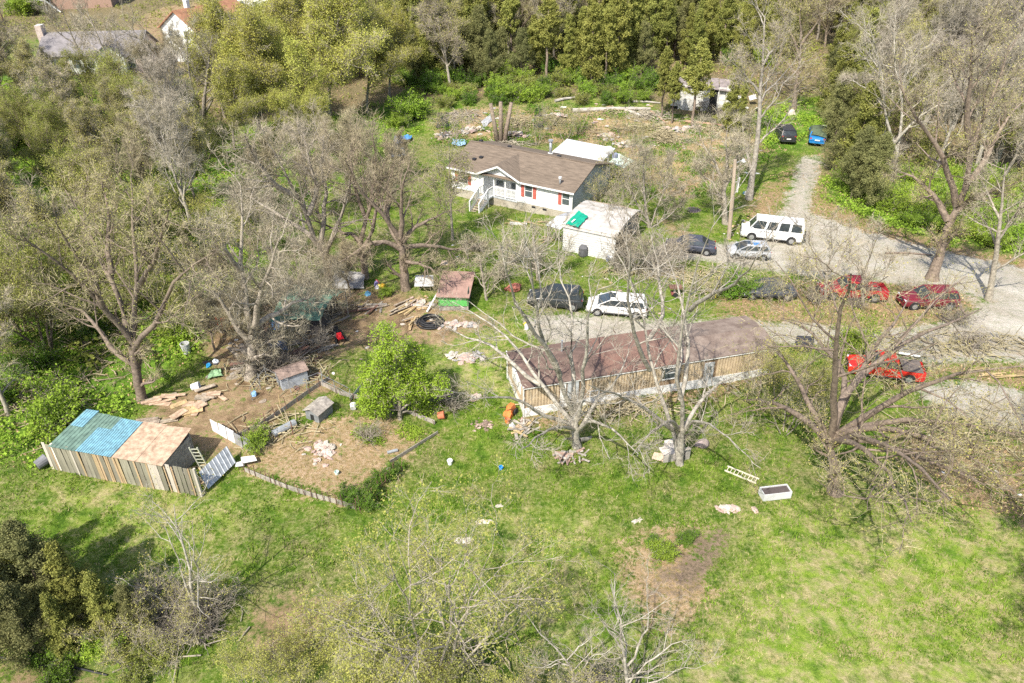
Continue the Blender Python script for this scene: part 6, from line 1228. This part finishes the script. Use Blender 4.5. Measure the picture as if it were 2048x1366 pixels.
for px, py, n, sx, sy, h_, lab in ((925,235,160,2.4,2.2,.5,'tangle of pale cut branches left of the sawn trunks'), (1040,250,150,1.6,2.5,.5,'brown cut branches right of the sawn trunks'), (1110,245,120,2,2,.5,'cut branches right of the narrow black cloth'), (1300,235,170,3.5,2,.5,'pale broken branches around the bare cedars'), (1290,260,160,3.5,1.4,.6,'brown broken branches on the slope below the fallen trunk'),
    (1330,280,230,1.5,1.8,1.2,'big brown brush heap with dark core'), (1420,262,120,3,1.2,.4,'brown twigs along the reddish log'), (1010,290,120,3,1,.4,'wood scraps behind the house roof'), (1230,225,90,4,1.5,.3,'twigs around the long fallen trunk'), (1180,270,110,4,2.5,.2,'thin twigs across the middle of the clearing'), (1450,310,110,4,3,.2,'thin twigs on the open slope by the forked tree'), (1420,565,120,4,2,.3,'fallen twigs on the grass strip below the gravel lot'), (1280,545,90,3,1.5,.3,'fallen twigs before the open garage end'),
    (1250,815,160,5,1.2,.25,'dead leaves and twigs along the trailer skirting'), (560,745,150,3,2,.4,'dead twigs in the dirt around the grey crooked tree'), (560,860,60,2.5,2,.15,'fallen twigs on the bare dirt by the partition'), (1950,690,160,6,2,.4,'fallen limbs on the gravel at the right edge'), (1900,860,120,4,3,.4,'fallen twigs on the brown grass right of the huge tree'), (330,1270,160,2.2,1.2,.5,'dead brush at the foot of the pale saplings'), (880,1330,120,3,1,.4,'dead brush at the foot of the budding tree'), (230,700,160,5,5,.5,'dead branches under the great left tree'), (70,800,140,4,3,.4,'dead branches by the blue roofed shed wood')):
    sticks(lab, px, py, n, sx, sy, h_, TWIG[1] if 'pale' in lab or 'scraps' in lab else TWIG[2])
# litter: one scrap each
M_sc = [M_trim, M_rub[0], M_rub[1], M_woodnew, M_rub[2]]
def litter(n, poly, label, group, smin=.1, smax=.35, seed=1, flatm=None, name='litter_scrap', cat='litter'):
    r = random.Random(seed); pr2 = []
    for m_ in (flatm or M_sc): pr2.append(lumpy(r, 1, .7, .35, 7, .4).build(name, m_, None))
    W_ = [tuple(at(a, b)[:2]) for a, b in poly]; xs = [p[0] for p in W_]; ys = [p[1] for p in W_]; k = 0
    while k < n:
        x, y = r.uniform(min(xs), max(xs)), r.uniform(min(ys), max(ys))
        if sdist(np.array([x]), np.array([y]), W_)[0] < 0: continue
        o = pr2[k % len(pr2)] if k < len(pr2) else pr2[k % len(pr2)].copy()
        if k >= len(pr2): COL.objects.link(o)
        s = r.uniform(smin, smax); o.location = (x, y, gz(x, y)+.02); o.scale = (s, s, s*.6); o.rotation_euler = (0, 0, r.uniform(0, 6)); tag(o, label, cat, group); k += 1
for px, py, n_, sx_, sy_, lb_ in ((895,272,50,1.6,1.0,'pale rubble and scraps left of the house roof on the slope'), (945,262,60,1.8,1.0,'stacked debris between the black cloth and the sawn trunks'), (1035,272,50,1.5,1.0,'woody rubble behind the house roof ridge'), (1110,235,40,1.6,.8,'rubble under the pale logs of the slope'), (1245,292,60,1.6,1.1,'white and pink rubbish heap right of the lean-to'), (1215,275,40,1.2,.9,'loose rubble above the white rubbish heap'), (1345,262,50,2.2,.8,'rubble strip by the big brush heap'), (1390,258,40,1.6,.6,'pale scraps left of the reddish log')):
    rubble(lb_, px, py, n_, sx_, sy_, [M_rub[0], M_rub[1], M_rub[2], M_wood], .1, .32, h=.4)
litter(110, [(860,225),(1100,210),(1320,210),(1330,290),(1200,270),(1000,280),(880,270)], 'pale scrap of wood or plastic on the cleared slope', 'scraps on the cleared slope', .12, .45, 41)
litter(75, [(1190,280),(1400,260),(1560,290),(1540,360),(1400,350),(1240,330)], 'pale scrap on the grass right of the white house', 'scraps on the grass behind the house', .08, .32, 42)
litter(14, [(1440,440),(1500,440),(1500,480),(1450,480)], 'scrap of rubbish at the foot of the utility pole', 'rubbish at the utility pole', .08, .3, 43)
litter(24, [(1080,540),(1430,540),(1440,640),(1300,630),(1090,590)], 'small pale scrap on the grass above the lower gravel road', 'scraps above the lower gravel road', .06, .2, 44)
litter(18, [(440,620),(720,590),(860,600),(840,680),(640,760),(450,860),(400,780)], 'small scrap lying on the dirt yard', 'scraps on the dirt yard', .06, .2, 45)
litter(9, [(940,480),(1110,500),(1080,560),(900,560),(900,480)], 'small scrap on the house lawn', 'scraps on the house lawn', .05, .16, 46)
litter(10, [(1820,860),(2040,860),(2040,1040),(1900,1000)], 'small white scrap on the brown grass near the right edge', 'scraps near the right edge', .05, .14, 47, [M_trim])
litter(28, [(430,640),(620,650),(640,760),(500,830),(400,760)], 'dark scrap lying under the branches of the dirt yard', 'dark scraps of the dirt yard', .12, .45, 48, [M_wood, M_rod, mat('crate_dark', (.09, .08, .08)), M_woodgrey])
planks('lumber_pile', 'dark sheets and boards behind the long kennel', 520, 735, 9, 1.8, 30, 1.2, .8, [M_wood, M_rod, M_woodgrey], w=(.15, .6), spread=.6)
planks('lumber_pile', 'old pallet boards beside the faded blue sheet', 480, 705, 9, 1.6, -10, .8, .7, [M_wood, M_woodgrey], w=(.1, .3), spread=.5)
planks('lumber_pile', 'broken boards beside the white tub', 430, 790, 8, 1.3, 15, .8, .5, [M_wood, M_osb], w=(.12, .4), spread=.7)
single('pale_boulder', lumpy(rs_, .55, .5, .8, 8, .25), M_rub[0], 'pale pointed boulder in the grass above the black car', 'boulder', at(1583, 231)); single('white_scrap_sheet', lumpy(rs_, .5, .4, .15, 8, .3), M_trim, 'white scrap at the head of the covered blue car', 'litter', at(1650, 252))
t = thing('old_tyre', 'old tyre with pale rim beside the upright bare tree', 'tyre', at(1581, 205)); MB().tube([(.3*math.cos(a_), .05*math.sin(a_*2)+.3*math.sin(a_), .1) for a_ in [2*math.pi*j/16 for j in range(17)]], .1, 6, False).build('tyre', M_tyre, t)
flat('dark_trailer_hulk', [(1585,705),(1620,708),(1625,690),(1590,688)], .5, mat('hulk_dark', (.05, .05, .06), .6), 'dark hulk under vines at the right end of the long trailer', 'hulk', .7)
flat('pale_rock_slab', [(88,640),(116,636),(124,624),(98,627)], .1, M_rub[2], 'pale grey slab in the western undergrowth', 'stone', [.2,.2,.5,.5]); flat('grey_board_heap', [(150,696),(180,690),(182,676),(160,682)], .1, M_wood, 'grey old boards in the western undergrowth', 'boards', .3)

# ------------------------------------------------------------ grass, undergrowth and fallen leaves as loose geometry
def scatter_xy(rs, box, n, cond):
    out = []
    m_ = 0
    while m_ < n:
        x = rs.uniform(box[0], box[1], 60000); y = box[2]+(box[3]-box[2])*rs.rand(60000)**1.25; k = cond(x, y) & (rs.rand(60000) < 1); px, py = project(x, y, hgt(x, y)); k &= (px > -60) & (px < 2110) & (py > -60) & (py < 1430)
        out.append(np.stack([x[k], y[k]], 1)); m_ += k.sum()
    return np.concatenate(out)[:n]
def clump(x, y, f, ph): return np.sin(x*f+ph+2*np.sin(y*f*.7))*np.sin(y*f*1.1+ph*2+1.5*np.sin(x*f*.6))
def blades(name, seed, n, box, cond, h, w, mm, per=5, spread=.07):
    rs = np.random.RandomState(seed); C = np.repeat(scatter_xy(rs, box, n, cond), per, 0); C = C+rs.normal(size=C.shape)*spread; N = len(C)
    z = hgt(C[:, 0], C[:, 1])-.02; a = rs.rand(N)*6.28; hh = h*rs.uniform(.5, 1.5, N); ww = w*rs.uniform(.6, 1.4, N)*.5
    b = np.stack([C[:, 0], C[:, 1], z], 1); q = np.stack([np.cos(a), np.sin(a), a*0], 1)*ww[:, None]; t = b+np.stack([rs.normal(size=N)*.35*hh, rs.normal(size=N)*.35*hh, hh], 1)
    V = np.stack([b-q, b+q, t], 1).reshape(-1, 3); o = link_mesh(name, V, np.arange(len(V)).reshape(-1, 3), mm); return tag(o, kind='stuff')
def leaves(name, seed, n, box, cond, hmax, size, mm, f=.6, per=10, jit=.22):
    rs = np.random.RandomState(seed); C = np.repeat(scatter_xy(rs, box, n, cond), per, 0); C = C+rs.normal(size=C.shape)*jit; N = len(C)
    hz = hmax*(.35+.65*np.clip(clump(C[:, 0], C[:, 1], f*2, seed)*.5+.5, 0, 1))
    c = np.stack([C[:, 0], C[:, 1], hgt(C[:, 0], C[:, 1])+.03+hz*rs.rand(N)**.6], 1); u = unit(rs.normal(size=(N, 3))*[1, 1, .6]); v = unit(np.cross(u, rs.normal(size=(N, 3)))); s = (size*rs.uniform(.6, 1.5, N))[:, None]*.5
    V = np.stack([c-u*s, c+v*s*.7, c+u*s, c-v*s*.7], 1).reshape(-1, 3); o = link_mesh(name, V, np.arange(len(V)).reshape(-1, 4), mm); return tag(o, kind='stuff')
Z = lambda k: (lambda x, y: zone(k, x, y))
bare_z = lambda x, y: np.maximum.reduce([zone(k, x, y) for k in ('gravel', 'dirt', 'mulch')])
lawn = lambda x, y: (bare_z(x, y) < -.2) & (zone('wood', x, y) < 0) & (zone('tan', x, y) < .3)
M_gr1 = leafmat('grass_blade', (.25, .36, .04), (.12, .22, .02), .35, .2, 0); M_gr2 = leafmat('grass_blade_straw', (.52, .44, .24), (.36, .33, .13), .5, .2, 0)
blades('grass', 201, 30000, (-45, 48, 19, 80), lambda x, y: lawn(x, y) & (clump(x, y, .5, 1)+clump(x, y, 1.7, 4) > -.4), .17, .045, M_gr1, 4)
blades('dry_grass', 202, 18000, (-45, 48, 19, 100), lambda x, y: (bare_z(x, y) < .1) & (clump(x, y, .45, 7)+clump(x, y, 2.1, 2) > -.2), .15, .035, M_gr2, 4)
leaves('undergrowth', 203, 9500, (-75, 75, 25, 125), lambda x, y: (zone('lush', x, y) > -.6) & (clump(x, y, .5, 3)+.6*clump(x, y, 1.6, 5) > -.05) & (bare_z(x, y) < 0), .7, .17, LEAF['bright'])
leaves('wood_undergrowth', 204, 8000, (-110, 120, 40, 190), lambda x, y: ((zone('wood', x, y) > 0)) & (clump(x, y, .3, 3)+.6*clump(x, y, 1.3, 5) > -.15), 1.0, .26, LEAF['olive'], jit=.4)
leaves('fallen_leaves', 205, 4500, (-75, 75, 25, 120), lambda x, y: (np.maximum.reduce([zone(k, x, y) for k in ('litter', 'wood', 'lush')]) > -.2) & (zone('gravel', x, y) < 0) , .06, .13, mat('fallen_leaf', (.5, .34, .2), .9, .3, 1, col2=(.26, .17, .1)), jit=.5)
leaves('slope_weeds', 206, 2600, (-10, 45, 70, 118), lambda x, y: (zone('tan', x, y) > -1) & (clump(x, y, .8, 3)+.6*clump(x, y, 1.9, 5) > .1), .35, .16, LEAF['green'], jit=.4)
leaves('lawn_weeds', 208, 1500, (-45, 48, 19, 80), lambda x, y: lawn(x, y) & (clump(x, y, .9, 5)+.7*clump(x, y, 2.3, 1) > .75), .2, .09, LEAF['green'], jit=.16)
leaves('garden_weeds', 207, 260, (-19, -4, 33, 48), lambda x, y: (zone('tan', x, y) > -.3) & (clump(x, y, 1.4, 2) > .35), .16, .09, LEAF['bright'], jit=.16)
# ------------------------------------------------------------ members of small groups get their own place in the label
ORD = ['leftmost', 'second from the left', 'third from the left', 'fourth from the left', 'fifth from the left', 'sixth from the left', 'seventh from the left', 'eighth from the left', 'ninth from the left', 'tenth from the left', 'eleventh from the left', 'twelfth from the left', 'thirteenth from the left', 'fourteenth from the left', 'fifteenth from the left', 'sixteenth from the left', 'seventeenth from the left', 'eighteenth from the left']
gm = {}
for ob in sc.objects:
    if ob.parent is None and ob.get('group') and ob.get('label'): gm.setdefault((ob['group'], ob['label']), []).append(ob)
for (g_, lb), obs in gm.items():
    vis = [(project(*ob.location)[0], ob) for ob in obs]
    if 1 < len(obs) <= 18:
        vis.sort(key=lambda q: q[0])
        for k, (_, ob) in enumerate(vis):
            w_ = ORD[k] if k < len(obs)-1 else 'rightmost'
            s_ = '%s %s' % (w_, lb) if k in (0, len(obs)-1) else '%s, %s' % (lb, w_)
            wd = s_.split()
            if len(wd) > 16:
                keep = 16-len(w_.split()); lw = lb.split()[:keep]
                while lw[-1] in ('the', 'of', 'and', 'a', 'in', 'at', 'on', 'by', 'between', 'with', 'around', 'to', 'below', 'beside', 'from', 'before', 'behind', 'white', 'dirt', 'garden', 'metal', 'green', 'far', 'lime'): lw.pop()
                lw = ' '.join(lw); s_ = '%s %s' % (w_, lw) if k in (0, len(obs)-1) else '%s, %s' % (lw, w_)
            ob['label'] = s_
